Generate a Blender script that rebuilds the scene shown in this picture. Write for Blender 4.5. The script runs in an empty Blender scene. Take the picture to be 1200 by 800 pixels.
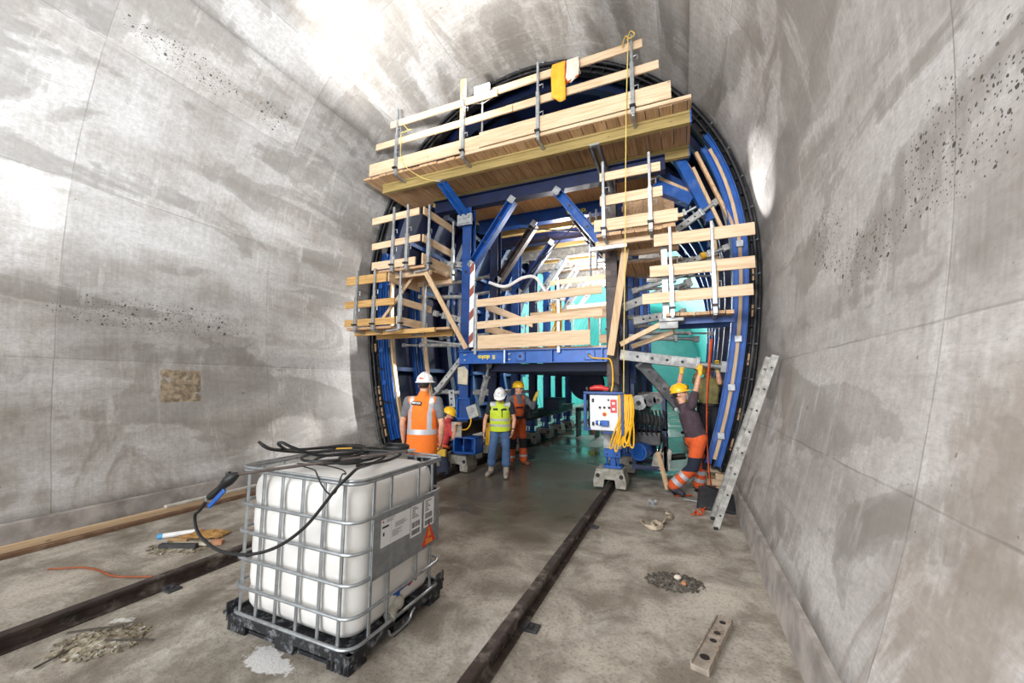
import bpy, bmesh, math, random
from mathutils import Vector, Matrix, noise as mnoise
random.seed(7)
V = Vector
PI = math.pi
scene = bpy.context.scene
COL = scene.collection

# ------------------------------------------------------------------ colour / material helpers
def lin(c):
    if isinstance(c, str):
        c = tuple(int(c[i:i+2], 16) / 255 for i in (0, 2, 4))
    return tuple((x / 12.92 if x <= .04045 else ((x + .055) / 1.055) ** 2.4) for x in c) + (1.0,)

class NT:
    """small node-tree writer"""
    def __init__(s, name):
        s.m = bpy.data.materials.new(name); s.m.use_nodes = True
        s.t = s.m.node_tree; s.n = s.t.nodes; s.l = s.t.links
        s.b = s.n['Principled BSDF']
    def node(s, typ, **kw):
        n = s.n.new(typ)
        for k, v in kw.items(): setattr(n, k, v)
        return n
    def put(s, sock, v):
        if hasattr(v, 'is_linked') or isinstance(v, bpy.types.NodeSocket): s.l.new(v, sock)
        else: sock.default_value = v
    def math(s, op, a, b=0.0, clamp=False):
        n = s.node('ShaderNodeMath', operation=op, use_clamp=clamp)
        s.put(n.inputs[0], a); s.put(n.inputs[1], b)
        return n.outputs[0]
    def add(s, a, b): return s.math('ADD', a, b)
    def mul(s, a, b): return s.math('MULTIPLY', a, b)
    def sub(s, a, b): return s.math('SUBTRACT', a, b)
    def smooth(s, v, lo, hi, a=0.0, b=1.0):
        n = s.node('ShaderNodeMapRange', interpolation_type='SMOOTHSTEP')
        s.put(n.inputs['Value'], v); s.put(n.inputs['From Min'], lo); s.put(n.inputs['From Max'], hi)
        s.put(n.inputs['To Min'], a); s.put(n.inputs['To Max'], b)
        return n.outputs[0]
    def noise(s, vec, scale=5, detail=4, rough=.55, dist=0.0):
        n = s.node('ShaderNodeTexNoise')
        s.put(n.inputs['Vector'], vec); s.put(n.inputs['Scale'], scale); s.put(n.inputs['Detail'], detail)
        s.put(n.inputs['Roughness'], rough); s.put(n.inputs['Distortion'], dist)
        return n.outputs['Fac']
    def voronoi(s, vec, scale):
        n = s.node('ShaderNodeTexVoronoi')
        s.put(n.inputs['Vector'], vec); s.put(n.inputs['Scale'], scale)
        return n.outputs['Distance']
    def mix(s, fac, a, b, blend='MIX'):
        n = s.node('ShaderNodeMix', data_type='RGBA', blend_type=blend)
        s.put(n.inputs[0], fac); s.put(n.inputs[6], a); s.put(n.inputs[7], b)
        return n.outputs[2]
    def comb(s, x, y, z=0.0):
        n = s.node('ShaderNodeCombineXYZ')
        s.put(n.inputs[0], x); s.put(n.inputs[1], y); s.put(n.inputs[2], z)
        return n.outputs[0]
    def sep(s, v):
        n = s.node('ShaderNodeSeparateXYZ'); s.put(n.inputs[0], v)
        return n.outputs[0], n.outputs[1], n.outputs[2]
    def coord(s, which='Object'):
        return s.node('ShaderNodeTexCoord').outputs[which]
    def island(s):
        return s.node('ShaderNodeNewGeometry').outputs['Random Per Island']
    def bump(s, h, strength=.3, dist=.01):
        n = s.node('ShaderNodeBump'); s.put(n.inputs['Height'], h)
        n.inputs['Strength'].default_value = strength; n.inputs['Distance'].default_value = dist
        s.l.new(n.outputs[0], s.b.inputs['Normal'])
    def out(s, col, rough=.6, metal=0.0):
        s.put(s.b.inputs['Base Color'], col); s.put(s.b.inputs['Roughness'], rough); s.put(s.b.inputs['Metallic'], metal)
        return s.m

def mat(name, c, rough=.6, metal=0.0, var=.12, scale=9.0, bump=0.0, dirt=None, dirt_amt=.4, island=0.0):
    """plain material with a little noise in tone, optional dirt patches and per-piece variation"""
    k = NT(name); o = k.coord()
    base = lin(c)
    lo = tuple(x * (1 - var * 1.6) for x in base[:3]) + (1,); hi = tuple(min(1, x * (1 + var)) for x in base[:3]) + (1,)
    f = k.smooth(k.noise(o, scale, 5), .3, .7)
    col = k.mix(f, lo, hi)
    if island:
        col = k.mix(k.smooth(k.island(), 0, 1, 0, island), col, tuple(x * .35 for x in base[:3]) + (1,))
    if dirt:
        d = k.smooth(k.noise(o, scale * .6, 7, .65), .52, .68, 0, dirt_amt)
        col = k.mix(d, col, lin(dirt))
    if bump: k.bump(k.noise(o, scale * 6, 4), bump, .006)
    return k.out(col, rough, metal)

def emit(name, c, strength):
    k = NT(name); k.b.inputs['Base Color'].default_value = lin(c)
    k.b.inputs['Emission Color'].default_value = lin(c); k.b.inputs['Emission Strength'].default_value = strength
    return k.m

def wood(name, c, dark, axis='X', island=.35, rough=.7):
    """sawn softwood: grain stretched along the longest direction, per-board tone"""
    k = NT(name); o = k.coord()
    x, y, z = k.sep(o)
    sx, sy, sz = {'X': (.6, 9, 9), 'Y': (9, .6, 9), 'Z': (9, 9, .6)}[axis]
    isl = k.island()
    off = k.mul(isl, 37.0)
    vec = k.comb(k.add(k.mul(x, sx), off), k.add(k.mul(y, sy), off), k.mul(z, sz))
    g = k.noise(vec, 3.2, 5, .6, .4)
    knots = k.smooth(k.voronoi(k.comb(k.add(k.mul(x, 2.2 if axis == 'X' else 5), off), k.mul(y, 2.2 if axis == 'Y' else 5), k.mul(z, 2.2 if axis == 'Z' else 5)), 1.3), .1, .05)
    col = k.mix(k.smooth(g, .35, .75), lin(c), lin(dark))
    col = k.mix(k.mul(knots, .6), col, tuple(v * .3 for v in lin(dark)[:3]) + (1,))
    col = k.mix(k.mul(isl, island), col, tuple(v * .55 for v in lin(dark)[:3]) + (1,))
    k.bump(g, .15, .004)
    return k.out(col, rough)

# ------------------------------------------------------------------ mesh helpers
def frame(d, up=V((0, 0, 1))):
    d = V(d).normalized(); up = V(up)
    if abs(d.dot(up.normalized())) > .98: up = V((0, 1, 0)) if abs(d.y) < .9 else V((1, 0, 0))
    s = d.cross(up).normalized(); u = s.cross(d).normalized()
    return d, s, u

ROOT = {}
class MB:
    def __init__(s): s.v = []; s.f = []; s.m = []; s.cur = 0
    def mi(s, i): s.cur = i; return s
    def _add(s, vs, fs):
        b = len(s.v); s.v.extend([tuple(p) for p in vs])
        for f in fs: s.f.append(tuple(b + i for i in f)); s.m.append(s.cur)
        return s
    def box(s, c, sz, R=None):
        c = V(c); h = V(sz) / 2
        vs = []
        for dx, dy, dz in ((-1,-1,-1),(1,-1,-1),(1,1,-1),(-1,1,-1),(-1,-1,1),(1,-1,1),(1,1,1),(-1,1,1)):
            p = V((dx * h.x, dy * h.y, dz * h.z))
            vs.append(c + (R @ p if R else p))
        return s._add(vs, [(0,3,2,1),(4,5,6,7),(0,1,5,4),(1,2,6,5),(2,3,7,6),(3,0,4,7)])
    def b2(s, x0, x1, y0, y1, z0, z1):
        return s.box(((x0+x1)/2, (y0+y1)/2, (z0+z1)/2), (abs(x1-x0), abs(y1-y0), abs(z1-z0)))
    def sweep(s, prof, p0, p1, up=V((0,0,1)), caps=True):
        p0 = V(p0); p1 = V(p1); d, sd, u = frame(p1 - p0, up); n = len(prof)
        vs = [p0 + sd * a + u * b for a, b in prof] + [p1 + sd * a + u * b for a, b in prof]
        fs = [(i, (i+1) % n, n + (i+1) % n, n + i) for i in range(n)]
        if caps: fs += [tuple(range(n))[::-1], tuple(range(n, 2*n))]
        return s._add(vs, fs)
    def beam(s, p0, p1, w, h, up=V((0,0,1))):
        return s.sweep([(-w/2,-h/2),(w/2,-h/2),(w/2,h/2),(-w/2,h/2)], p0, p1, up)
    def ibeam(s, p0, p1, w, h, t=.012, up=V((0,0,1))):
        a = w/2; b = h/2; e = t/2
        return s.sweep([(-a,-b),(a,-b),(a,-b+t),(e,-b+t),(e,b-t),(a,b-t),(a,b),(-a,b),(-a,b-t),(-e,b-t),(-e,-b+t),(-a,-b+t)], p0, p1, up)
    def channel(s, p0, p1, w, h, t=.012, up=V((0,0,1)), flip=1):
        a = w/2 * flip; b = h/2; e = a - t * flip
        pr = [(-a,-b),(a,-b),(a,b),(-a,b),(-a,b-t),(e,b-t),(e,-b+t),(-a,-b+t)]
        return s.sweep(pr if flip > 0 else pr[::-1], p0, p1, up)
    def cone(s, p0, p1, r0, r1=None, n=12, caps=True):
        r1 = r0 if r1 is None else r1
        p0 = V(p0); p1 = V(p1); d, sd, u = frame(p1 - p0)
        vs = []
        for p, r in ((p0, r0), (p1, r1)):
            for i in range(n):
                a = 2*PI*i/n; vs.append(p + (sd*math.cos(a) + u*math.sin(a)) * r)
        fs = [(i, (i+1) % n, n + (i+1) % n, n + i) for i in range(n)]
        if caps: fs += [tuple(range(n))[::-1], tuple(range(n, 2*n))]
        return s._add(vs, fs)
    def tube(s, pts, r, n=8, closed=False):
        pts = [V(p) for p in pts]; k = len(pts); rs = r if isinstance(r, (list, tuple)) else [r]*k
        tang = []
        for i in range(k):
            a = pts[(i-1) % k] if (closed or i > 0) else pts[i]
            b = pts[(i+1) % k] if (closed or i < k-1) else pts[i]
            tang.append((b - a).normalized())
        _, sd, u = frame(tang[0]); vs = []
        for i in range(k):
            t = tang[i]; sd = (sd - t * sd.dot(t)).normalized(); u = sd.cross(t).normalized()
            for j in range(n):
                a = 2*PI*j/n; vs.append(pts[i] + (sd*math.cos(a) + u*math.sin(a)) * rs[i])
        fs = []
        for i in range(k if closed else k-1):
            q = (i+1) % k
            for j in range(n): fs.append((i*n+j, q*n+j, q*n+(j+1) % n, i*n+(j+1) % n))
        if not closed: fs += [tuple(range(n)), tuple(range((k-1)*n, k*n))[::-1]]
        return s._add(vs, fs)
    def ell(s, c, r, R=None, n=12, z0=-1.0):
        c = V(c); rr = (r, r, r) if not hasattr(r, '__len__') else r
        k = max(4, n//2); vs = []
        for i in range(k+1):
            ph = -PI/2 + PI*i/k; zz = max(z0, math.sin(ph)); cr = math.cos(math.asin(max(-1, min(1, zz))))
            if i == 0 and z0 > -1: cr = 0
            for j in range(n):
                a = 2*PI*j/n; p = V((cr*math.cos(a)*rr[0], cr*math.sin(a)*rr[1], zz*rr[2]))
                vs.append(c + (R @ p if R else p))
        fs = [(i*n+j, i*n+(j+1) % n, (i+1)*n+(j+1) % n, (i+1)*n+j) for i in range(k) for j in range(n)]
        return s._add(vs, fs)
    def lathe(s, prof, c, axis=V((0,0,1)), n=16):
        c = V(c); d, sd, u = frame(axis); k = len(prof); vs = []
        for r, h in prof:
            for j in range(n):
                a = 2*PI*j/n; vs.append(c + d*h + (sd*math.cos(a) + u*math.sin(a)) * r)
        fs = [(i*n+j, i*n+(j+1) % n, (i+1)*n+(j+1) % n, (i+1)*n+j) for i in range(k-1) for j in range(n)]
        fs += [tuple(range(n))[::-1], tuple(range((k-1)*n, k*n))]
        return s._add(vs, fs)
    def prism(s, poly, vec):
        n = len(poly); vec = V(vec); vs = [V(p) for p in poly] + [V(p) + vec for p in poly]
        return s._add(vs, [tuple(range(n))[::-1], tuple(range(n, 2*n))] + [(i, (i+1) % n, n+(i+1) % n, n+i) for i in range(n)])
    def grid(s, P):
        r = len(P); c = len(P[0])
        return s._add([p for row in P for p in row], [(i*c+j, i*c+j+1, (i+1)*c+j+1, (i+1)*c+j) for i in range(r-1) for j in range(c-1)])
    def build(s, name, mats, parent=None, smooth=False, bevel=0.0, sub=0, solid=0.0, label=None, merge=True, ang=38):
        me = bpy.data.meshes.new(name)
        off = ROOT.get(parent.name, V((0,0,0))) if parent else V((0,0,0))
        me.from_pydata([V(p) - off for p in s.v], [], s.f)
        mats = mats if isinstance(mats, (list, tuple)) else [mats]
        for m in mats: me.materials.append(m)
        me.polygons.foreach_set('material_index', s.m)
        bm = bmesh.new(); bm.from_mesh(me)
        if merge: bmesh.ops.remove_doubles(bm, verts=bm.verts, dist=1e-5)
        bmesh.ops.recalc_face_normals(bm, faces=bm.faces)
        if smooth:
            for f in bm.faces: f.smooth = True
            lim = math.radians(ang)
            for e in bm.edges:
                if len(e.link_faces) == 2 and e.calc_face_angle(0) > lim: e.smooth = False
        bm.to_mesh(me); bm.free()
        o = bpy.data.objects.new(name, me); COL.objects.link(o)
        if parent:
            o.parent = parent; ROOT[o.name] = off
        if bevel:
            b = o.modifiers.new('edge', 'BEVEL'); b.width = bevel; b.segments = 2; b.limit_method = 'ANGLE'; b.angle_limit = .7
        if solid:
            q = o.modifiers.new('thick', 'SOLIDIFY'); q.thickness = solid; q.offset = 0
        if sub:
            q = o.modifiers.new('sub', 'SUBSURF'); q.levels = sub; q.render_levels = sub
        if label: o['label'] = label
        return o

def thing(name, label, cat, loc=(0,0,0), group=None):
    o = bpy.data.objects.new(name, None); COL.objects.link(o)
    o.location = loc; o.empty_display_size = .1
    o['label'] = label; o['category'] = cat; o['kind'] = 'thing'
    if group: o['group'] = group
    ROOT[o.name] = V(loc)
    return o
def tag(o, label, cat, group=None, kind='thing'):
    o['label'] = label; o['category'] = cat; o['kind'] = kind
    if group: o['group'] = group
    # give the single mesh an origin at its own base
    me = o.data; lo = [min(v.co[i] for v in me.vertices) for i in range(3)]; hi = [max(v.co[i] for v in me.vertices) for i in range(3)]
    c = V(((lo[0]+hi[0])/2, (lo[1]+hi[1])/2, lo[2]))
    me.transform(Matrix.Translation(-c)); o.location = c
    return o
def struct(o, label=None, cat=None):
    o['kind'] = 'structure'
    if label: o['label'] = label
    if cat: o['category'] = cat
    return o
def text_mesh(name, body, size, M, material, parent, depth=.002, shear=0.0, bold=0.0, xs=1.0):
    """raised lettering, converted to a mesh, placed by matrix M (local x = reading direction, y = up, z = out)"""
    cu = bpy.data.curves.new(name, 'FONT'); cu.body = body; cu.size = size; cu.align_x = 'CENTER'; cu.align_y = 'CENTER'
    cu.extrude = depth; cu.shear = shear; cu.offset = bold
    t = bpy.data.objects.new(name, cu); COL.objects.link(t)
    dg = bpy.context.evaluated_depsgraph_get()
    me = bpy.data.meshes.new_from_object(t.evaluated_get(dg)); bpy.data.objects.remove(t); bpy.data.curves.remove(cu)
    off = ROOT.get(parent.name, V((0,0,0))) if parent else V((0,0,0))
    me.transform(Matrix.Diagonal((xs, 1, 1, 1))); me.transform(M); me.transform(Matrix.Translation(-off))
    me.materials.clear(); me.materials.append(material)
    me.name = name
    o = bpy.data.objects.new(name, me); COL.objects.link(o)
    if parent: o.parent = parent; ROOT[o.name] = off
    return o
def basis(origin, x, y):
    x = V(x).normalized(); y = V(y).normalized(); z = x.cross(y)
    return Matrix.Translation(V(origin)) @ Matrix((x, y, z)).transposed().to_4x4()
def spline(pts, n=8, closed=False):
    """Catmull-Rom through pts"""
    pts = [V(p) for p in pts]; k = len(pts); out = []
    for i in range(k if closed else k-1):
        g = lambda j: pts[j % k] if closed else pts[max(0, min(k-1, j))]
        a, b, c, d = g(i-1), g(i), g(i+1), g(i+2)
        for q in range(n):
            t = q/n
            out.append(.5*((2*b) + (c-a)*t + (2*a-5*b+4*c-d)*t*t + (3*b-a-3*c+d)*t**3))
    if not closed: out.append(pts[-1])
    return out
# ------------------------------------------------------------------ tunnel profile
CX, PA, PB, ZC = -2.87, 4.13, 4.62, 3.9
def half_profile(n=160, z0=0.0):
    pts = []
    for i in range(n+1):
        t = i/n
        if t < .4:
            z = z0 + (ZC - z0) * t/.4; x = PA - (ZC - z)**2/22.5
        else:
            th = (t-.4)/.6*PI/2; z = ZC + PB*math.sin(th); x = PA*math.cos(th)
        pts.append((x, z))
    return pts
HP = half_profile()
HS = [0.0]
for a, b in zip(HP, HP[1:]): HS.append(HS[-1] + math.hypot(b[0]-a[0], b[1]-a[1]))
STOT = HS[-1]
def prof(s, off=0.0, side=-1):
    """point (x, z) and inward normal on the lining at arc length s from the floor; side -1 left, 1 right; off > 0 moves inwards"""
    if s > STOT: s = 2*STOT - s; side = -side
    i = 0
    lo, hi = 0, len(HS)-1
    while hi - lo > 1:
        m = (lo+hi)//2
        if HS[m] <= s: lo = m
        else: hi = m
    t = (s-HS[lo])/(HS[hi]-HS[lo]); x = HP[lo][0]*(1-t)+HP[hi][0]*t; z = HP[lo][1]*(1-t)+HP[hi][1]*t
    dx = HP[hi][0]-HP[lo][0]; dz = HP[hi][1]-HP[lo][1]; L = math.hypot(dx, dz)
    nx, nz = -dz/L, dx/L
    x += nx*off; z += nz*off
    return CX + side*x, z
def arc_at(z):
    return min(range(len(HS)), key=lambda i: abs(HP[i][1]-z)) and HS[min(range(len(HS)), key=lambda i: abs(HP[i][1]-z))]

# ------------------------------------------------------------------ setting materials
def concrete_mat(name, right=False):
    k = NT(name)
    uv = k.node('ShaderNodeUVMap').outputs[0]
    u, v, _ = k.sep(uv)                                   # u = metres along the tunnel, v = arc length from the floor
    p = k.comb(u, v, 0)
    sd = 3.3 if right else 0.0
    streak = k.noise(k.comb(k.mul(u, .26), k.mul(v, 1.5), sd), 1.0, 7, .62, .5)
    patch = k.noise(k.comb(k.mul(u, 1.0), k.mul(v, 1.4), sd + 2), 1.0, 7, .6, .7)
    fine = k.noise(p, 16, 5, .65)
    drip = k.noise(k.comb(k.mul(u, 6.5), k.mul(v, .55), 1.7 + sd), 1.0, 6, .65)
    brush = k.noise(k.comb(k.mul(u, 34), k.mul(v, 2.2), sd), 1.0, 5, .6)
    t = k.add(k.add(k.mul(streak, .46), k.mul(patch, .30)), k.add(k.mul(drip, .13), k.mul(brush, .11)))
    rp = k.node('ShaderNodeValToRGB'); k.put(rp.inputs[0], t); cr = rp.color_ramp
    tones = ((.34, '8b857c'), (.42, 'aaa59f'), (.48, 'bebab6'), (.54, 'cfcdcb'), (.64, 'dedcdb')) if not right else ((.35, '8f8881'), (.43, 'aca6a1'), (.49, 'beb9b5'), (.56, 'cdc9c6'), (.66, 'dad7d5'))
    cr.elements[0].position = tones[0][0]; cr.elements[0].color = lin(tones[0][1]); cr.elements[1].position = tones[-1][0]; cr.elements[1].color = lin(tones[-1][1])
    for a_, c_ in tones[1:-1]: cr.elements.new(a_).color = lin(c_)
    col = rp.outputs[0]
    flow = k.noise(k.comb(k.mul(u, .34), k.mul(v, .95), sd + 7), 1.0, 6, .55, .9)
    band = k.mul(k.smooth(k.add(k.mul(flow, .84), k.mul(drip, .16)), .535, .565), k.smooth(patch, .32, .55, .3, 1))
    col = k.mix(k.mul(band, .62), col, lin('79746c'))
    edge = k.mul(k.smooth(k.add(k.mul(flow, .84), k.mul(drip, .16)), .52, .535), k.smooth(k.add(k.mul(flow, .84), k.mul(drip, .16)), .56, .54))
    col = k.mix(k.mul(edge, .3), col, lin('6f685e'))
    chalk = k.smooth(k.noise(k.comb(k.mul(u, 3.6), k.mul(v, .8), 9.1 + sd), 1.0, 7, .68), .56, .68)
    col = k.mix(k.mul(chalk, .5), col, lin('dfddda'))
    brown = k.smooth(k.noise(k.comb(k.mul(u, 1.3), k.mul(v, .75), 5.5 + sd), 1.0, 7, .64, .9), .53, .66)
    low = k.smooth(v, 3.6, .6)
    col = k.mix(k.mul(brown, k.add(k.mul(low, .5), .12)), col, lin('84786a' if not right else '857666'))
    # panel tones and joints
    du = 2.62; u0 = 2.13 if not right else 2.42
    pu = k.math('FLOOR', k.math('DIVIDE', k.sub(u, u0), du))
    seams = (2.07, 4.33, 6.17, 7.85, 9.6) if not right else (1.29, 2.12, 4.8, 6.4, 8.2, 9.8)
    pv = None
    for q in seams:
        st = k.math('GREATER_THAN', v, q); pv = st if pv is None else k.add(pv, st)
    wn = k.node('ShaderNodeTexWhiteNoise'); k.put(wn.inputs[0], k.comb(pu, pv, 4 if right else 1))
    tone = k.smooth(wn.outputs[0], 0, 1, .84, 1.08)
    sc = k.node('ShaderNodeVectorMath', operation='SCALE'); k.put(sc.inputs[0], col); k.put(sc.inputs['Scale'], tone)
    col = sc.outputs[0]
    wob = k.mul(k.sub(k.noise(p, 2.2, 4), .5), .03)
    line = None
    fr = k.math('FRACT', k.math('DIVIDE', k.add(k.sub(u, u0), wob), du))
    d = k.mul(k.math('MINIMUM', fr, k.sub(1.0, fr)), du)
    line = k.smooth(d, .010, .002)
    for q in seams:
        dd = k.math('ABSOLUTE', k.sub(k.add(v, wob), q))
        line = k.math('MAXIMUM', line, k.smooth(dd, .010, .002))
    # sheet joints of the shuttering inside each panel, much fainter
    fr2 = k.math('FRACT', k.math('DIVIDE', k.sub(u, u0), du/2)); d2 = k.mul(k.math('MINIMUM', fr2, k.sub(1.0, fr2)), du/2)
    faint = k.mul(k.smooth(d2, .008, .002), .28)
    brk = k.smooth(k.noise(p, 1.3, 5), .36, .6, .25, 1)
    col = k.mix(k.mul(k.math('MAXIMUM', line, faint), k.mul(brk, .5)), col, lin('6a655e'))
    # air holes: scattered everywhere and a few dense nests
    def nest(cu, cv, ru, rv):
        e = k.add(k.math('POWER', k.math('DIVIDE', k.sub(u, cu), ru), 2.0), k.math('POWER', k.math('DIVIDE', k.sub(v, cv), rv), 2.0))
        return k.smooth(e, 1.0, .1)
    nests = [(4.25, 3.1, .55, .42), (2.4, 3.0, .7, .45), (3.4, 2.75, .8, .3)] if right else [(3.3, 2.72, 1.6, .33), (3.0, 6.5, 1.0, .25), (4.2, 6.5, .4, .3)]
    mask = .05
    for q in nests: mask = k.math('MAXIMUM', mask, nest(*q))
    holes = None
    for sc_, th in ((7, .16), (17, .2), (38, .24)):
        h = k.smooth(k.add(k.voronoi(k.comb(k.add(u, k.mul(fine, .03)), v, 3.0/sc_), sc_), k.mul(k.sub(k.noise(p, sc_*2.2, 2), .5), .3)), th, th-.045)
        g_ = k.smooth(k.noise(p, sc_*.55, 3), k.sub(.66, k.mul(mask, .33)), k.sub(.70, k.mul(mask, .33)))
        h = k.mul(h, g_)
        holes = h if holes is None else k.math('MAXIMUM', holes, h)
    holes = k.mul(holes, k.smooth(mask, 0, .4, .55, 1))
    col = k.mix(k.mul(holes, .95), col, lin('2b2824'))
    k.bump(k.sub(k.add(k.mul(fine, .25), k.mul(patch, .4)), k.add(k.mul(holes, 1.5), k.mul(line, .35))), .35, .012)
    rough = k.smooth(k.add(band, k.mul(fine, .2)), 0, 1.2, .82, .55)
    grain = k.noise(k.comb(k.mul(u, 3), k.mul(v, 9), 0), 6, 6, .7)
    col = k.mix(k.smooth(grain, .42, .7, .0, .34), col, lin('8a847d'))
    return k.out(k.mix(k.smooth(fine, .3, .7, .0, .3), col, lin('7d7770')), rough)

def floor_mat():
    k = NT('site concrete floor'); o = k.coord(); x, y, z = k.sep(o)
    big = k.noise(o, .55, 6, .6, .5); midn = k.noise(o, 2.1, 7, .65, .4); fine = k.noise(o, 38, 5, .7); grit = k.noise(o, 130, 3, .6)
    stretch = k.noise(k.comb(k.mul(x, 1.8), k.mul(y, .5), 0), 1.0, 6, .6, .5)
    col = k.mix(k.smooth(midn, .34, .66), lin('837a6d'), lin('beb6a9'))
    damp = k.smooth(k.add(k.mul(big, .6), k.mul(stretch, .4)), .52, .6)
    inside = k.mul(k.smooth(x, -4.1, -3.5), k.smooth(x, -.95, -1.4))       # between the rails
    wetzone = k.mul(k.smooth(k.add(y, k.mul(k.sub(big, .5), 5.0)), 3.6, 5.6), inside)
    far = k.smooth(k.add(y, k.mul(k.sub(midn, .5), 2.0)), 7.4, 8.6)
    wet = k.math('MAXIMUM', k.mul(damp, .55), k.math('MAXIMUM', k.mul(wetzone, .9), k.mul(far, .95)))
    col = k.mix(wet, col, lin('5c5142'))
    col = k.mix(k.mul(k.smooth(fine, .48, .68), .6), col, lin('645d55'))
    col = k.mix(k.mul(k.smooth(grit, .62, .75), .35), col, lin('d8d3cc'))
    dust = k.mul(k.smooth(k.noise(o, 1.3, 7, .7, .6), .55, .7), k.sub(1.0, wet))
    col = k.mix(k.mul(dust, .75), col, lin('cdc7bf'))
    # spilled white admixture beside the pallet
    dx = k.sub(x, -2.46); dy = k.sub(y, 1.85)
    e = k.math('SQRT', k.add(k.math('POWER', k.math('DIVIDE', dx, .19), 2.0), k.math('POWER', k.math('DIVIDE', dy, .10), 2.0)))
    spill = k.smooth(k.add(e, k.mul(k.sub(k.noise(o, 9, 5, .7), .5), 2.6)), 1.05, .8)
    col = k.mix(k.mul(spill, .9), col, lin('dcdad8'))
    puddle = k.mul(k.smooth(k.noise(o, .55, 2, .5, .2), .34, .66), k.math('MAXIMUM', far, k.mul(wetzone, .7)))
    k.bump(k.mul(k.add(k.mul(fine, .6), k.add(k.mul(midn, .8), k.mul(grit, .25))), k.sub(1.0, puddle)), .55, .018)
    rough = k.math('MAXIMUM', k.sub(k.sub(.86, k.mul(wet, .46)), k.mul(puddle, .36)), .04)
    return k.out(col, rough)

def membrane_mat():
    k = NT('pale turquoise sealing membrane'); o = k.coord(); x, y, z = k.sep(o)
    n = k.noise(k.comb(k.mul(x, .5), k.mul(y, 3), k.mul(z, .5)), 1.5, 5, .6, .5)
    col = k.mix(k.smooth(n, .3, .7), lin('3fb3ad'), lin('6fd6cf'))
    fr = k.math('FRACT', k.math('DIVIDE', y, 1.1)); d = k.math('MINIMUM', fr, k.sub(1.0, fr))
    ln = k.smooth(d, .06, .02)
    col = k.mix(k.mul(ln, .6), col, lin('1f8f8c'))
    k.bump(k.add(n, k.mul(ln, .7)), .6, .05)
    return k.out(col, .45)

M_left = concrete_mat('shuttered concrete left side'); M_right = concrete_mat('shuttered concrete right side', True)
M_floor = floor_mat(); M_memb = membrane_mat()
M_kick = mat('kicker concrete', 'a39c96', .85, var=.2, scale=4, bump=.5, dirt='726a62', dirt_amt=.6)

# ------------------------------------------------------------------ setting
Y_BACK, Y_JOIN, Y_END = -7.0, 8.2, 44.0
def vault(name, s0, s1, side, y0, y1, m, n=48, ny=24, off=0.0, uvu=True):
    P = []; UVs = []
    for j in range(ny+1):
        y = y0 + (y1-y0)*j/ny; row = []; ru = []
        for i in range(n+1):
            s = s0 + (s1-s0)*i/n; x, z = prof(s, off, side); row.append((x, y, z)); ru.append((y, s if s <= STOT else 2*STOT - s))
        P.append(row); UVs.append(ru)
    mb = MB(); mb.grid(P)
    me = bpy.data.meshes.new(name); me.from_pydata(mb.v, [], mb.f); me.materials.append(m)
    uvl = me.uv_layers.new(name='UVMap'); flat = [q for r in UVs for q in r]
    for lp in me.loops: uvl.data[lp.index].uv = flat[lp.vertex_index]
    me.polygons.foreach_set('use_smooth', [True]*len(me.polygons))
    o = bpy.data.objects.new(name, me); COL.objects.link(o)
    bm = bmesh.new(); bm.from_mesh(me)
    cen = V((CX, (y0+y1)/2, 3.5))
    f0 = bm.faces[:][len(bm.faces)//2]; 
    for f in bm.faces:
        c = f.calc_center_median()
        if f.normal.dot(V((CX, c.y, 3.5)) - c) < 0: f.normal_flip()
    bm.to_mesh(me); bm.free()
    q = o.modifiers.new('thick', 'SOLIDIFY'); q.thickness = .3; q.offset = -1; q.use_rim = True
    o['kind'] = 'structure'
    return o
SB = .28
vault('wall_left', SB, 7.2, -1, Y_BACK, Y_JOIN, M_left)
vault('wall_right', SB, 7.2, 1, Y_BACK, Y_JOIN, M_right)
# the crown closes the vault between the two walls, with the left side's panel grid
vault('ceiling', 7.2, 2*STOT-7.2, -1, Y_BACK, Y_JOIN, M_left)
struct(MB().b2(-6.45, .75, Y_BACK, Y_END, -.3, 0).build('floor', M_floor))
kl = MB(); kl.prism([(-6.33, Y_BACK, 0), (-6.37, Y_BACK, .27), (-6.44, Y_BACK, .285), (-6.9, Y_BACK, .285), (-6.9, Y_BACK, 0)], (0, Y_END-Y_BACK, 0))
struct(kl.build('trim_1', M_kick))
kr = MB(); kr.prism([(.60, Y_BACK, 0), (.64, Y_BACK, .27), (.70, Y_BACK, .285), (1.2, Y_BACK, .285), (1.2, Y_BACK, 0)], (0, Y_END-Y_BACK, 0))
struct(kr.build('trim_2', M_kick))
# membrane-lined heading beyond the formwork
vault('wall_back', .25, 2*STOT-.25, -1, Y_JOIN, Y_END, M_memb, n=80, ny=60, off=-.35)
eb = MB(); eb.prism([(x, Y_END, z) for x, z in [prof(.0 + 2*STOT*i/60, -.5, -1) for i in range(61)]], (0, .4, 0))
struct(eb.build('wall_end', M_memb))

# the rough recess left by a removed anchor box in the left wall
k_ = mat('rough patched mortar', 'a3937c', .9, var=.3, scale=14, bump=1.0, dirt='7b6a50', dirt_amt=.7)
nb = MB(); P = []
for j in range(15):
    row = []
    for i in range(15):
        y = 3.16 + .53*i/14; s = 1.48 + .5*j/14
        edge = min(i, j, 14-i, 14-j)
        d = -.004 + (.012 if edge > 0 else 0) + (mnoise.noise(V((y*9, s*9, 2))) * .014 if edge > 0 else 0)
        x, z = prof(s, d, -1); row.append((x, y, z))
    P.append(row)
nb.grid(P)
struct(nb.build('trim_3', k_, smooth=True))

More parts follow.
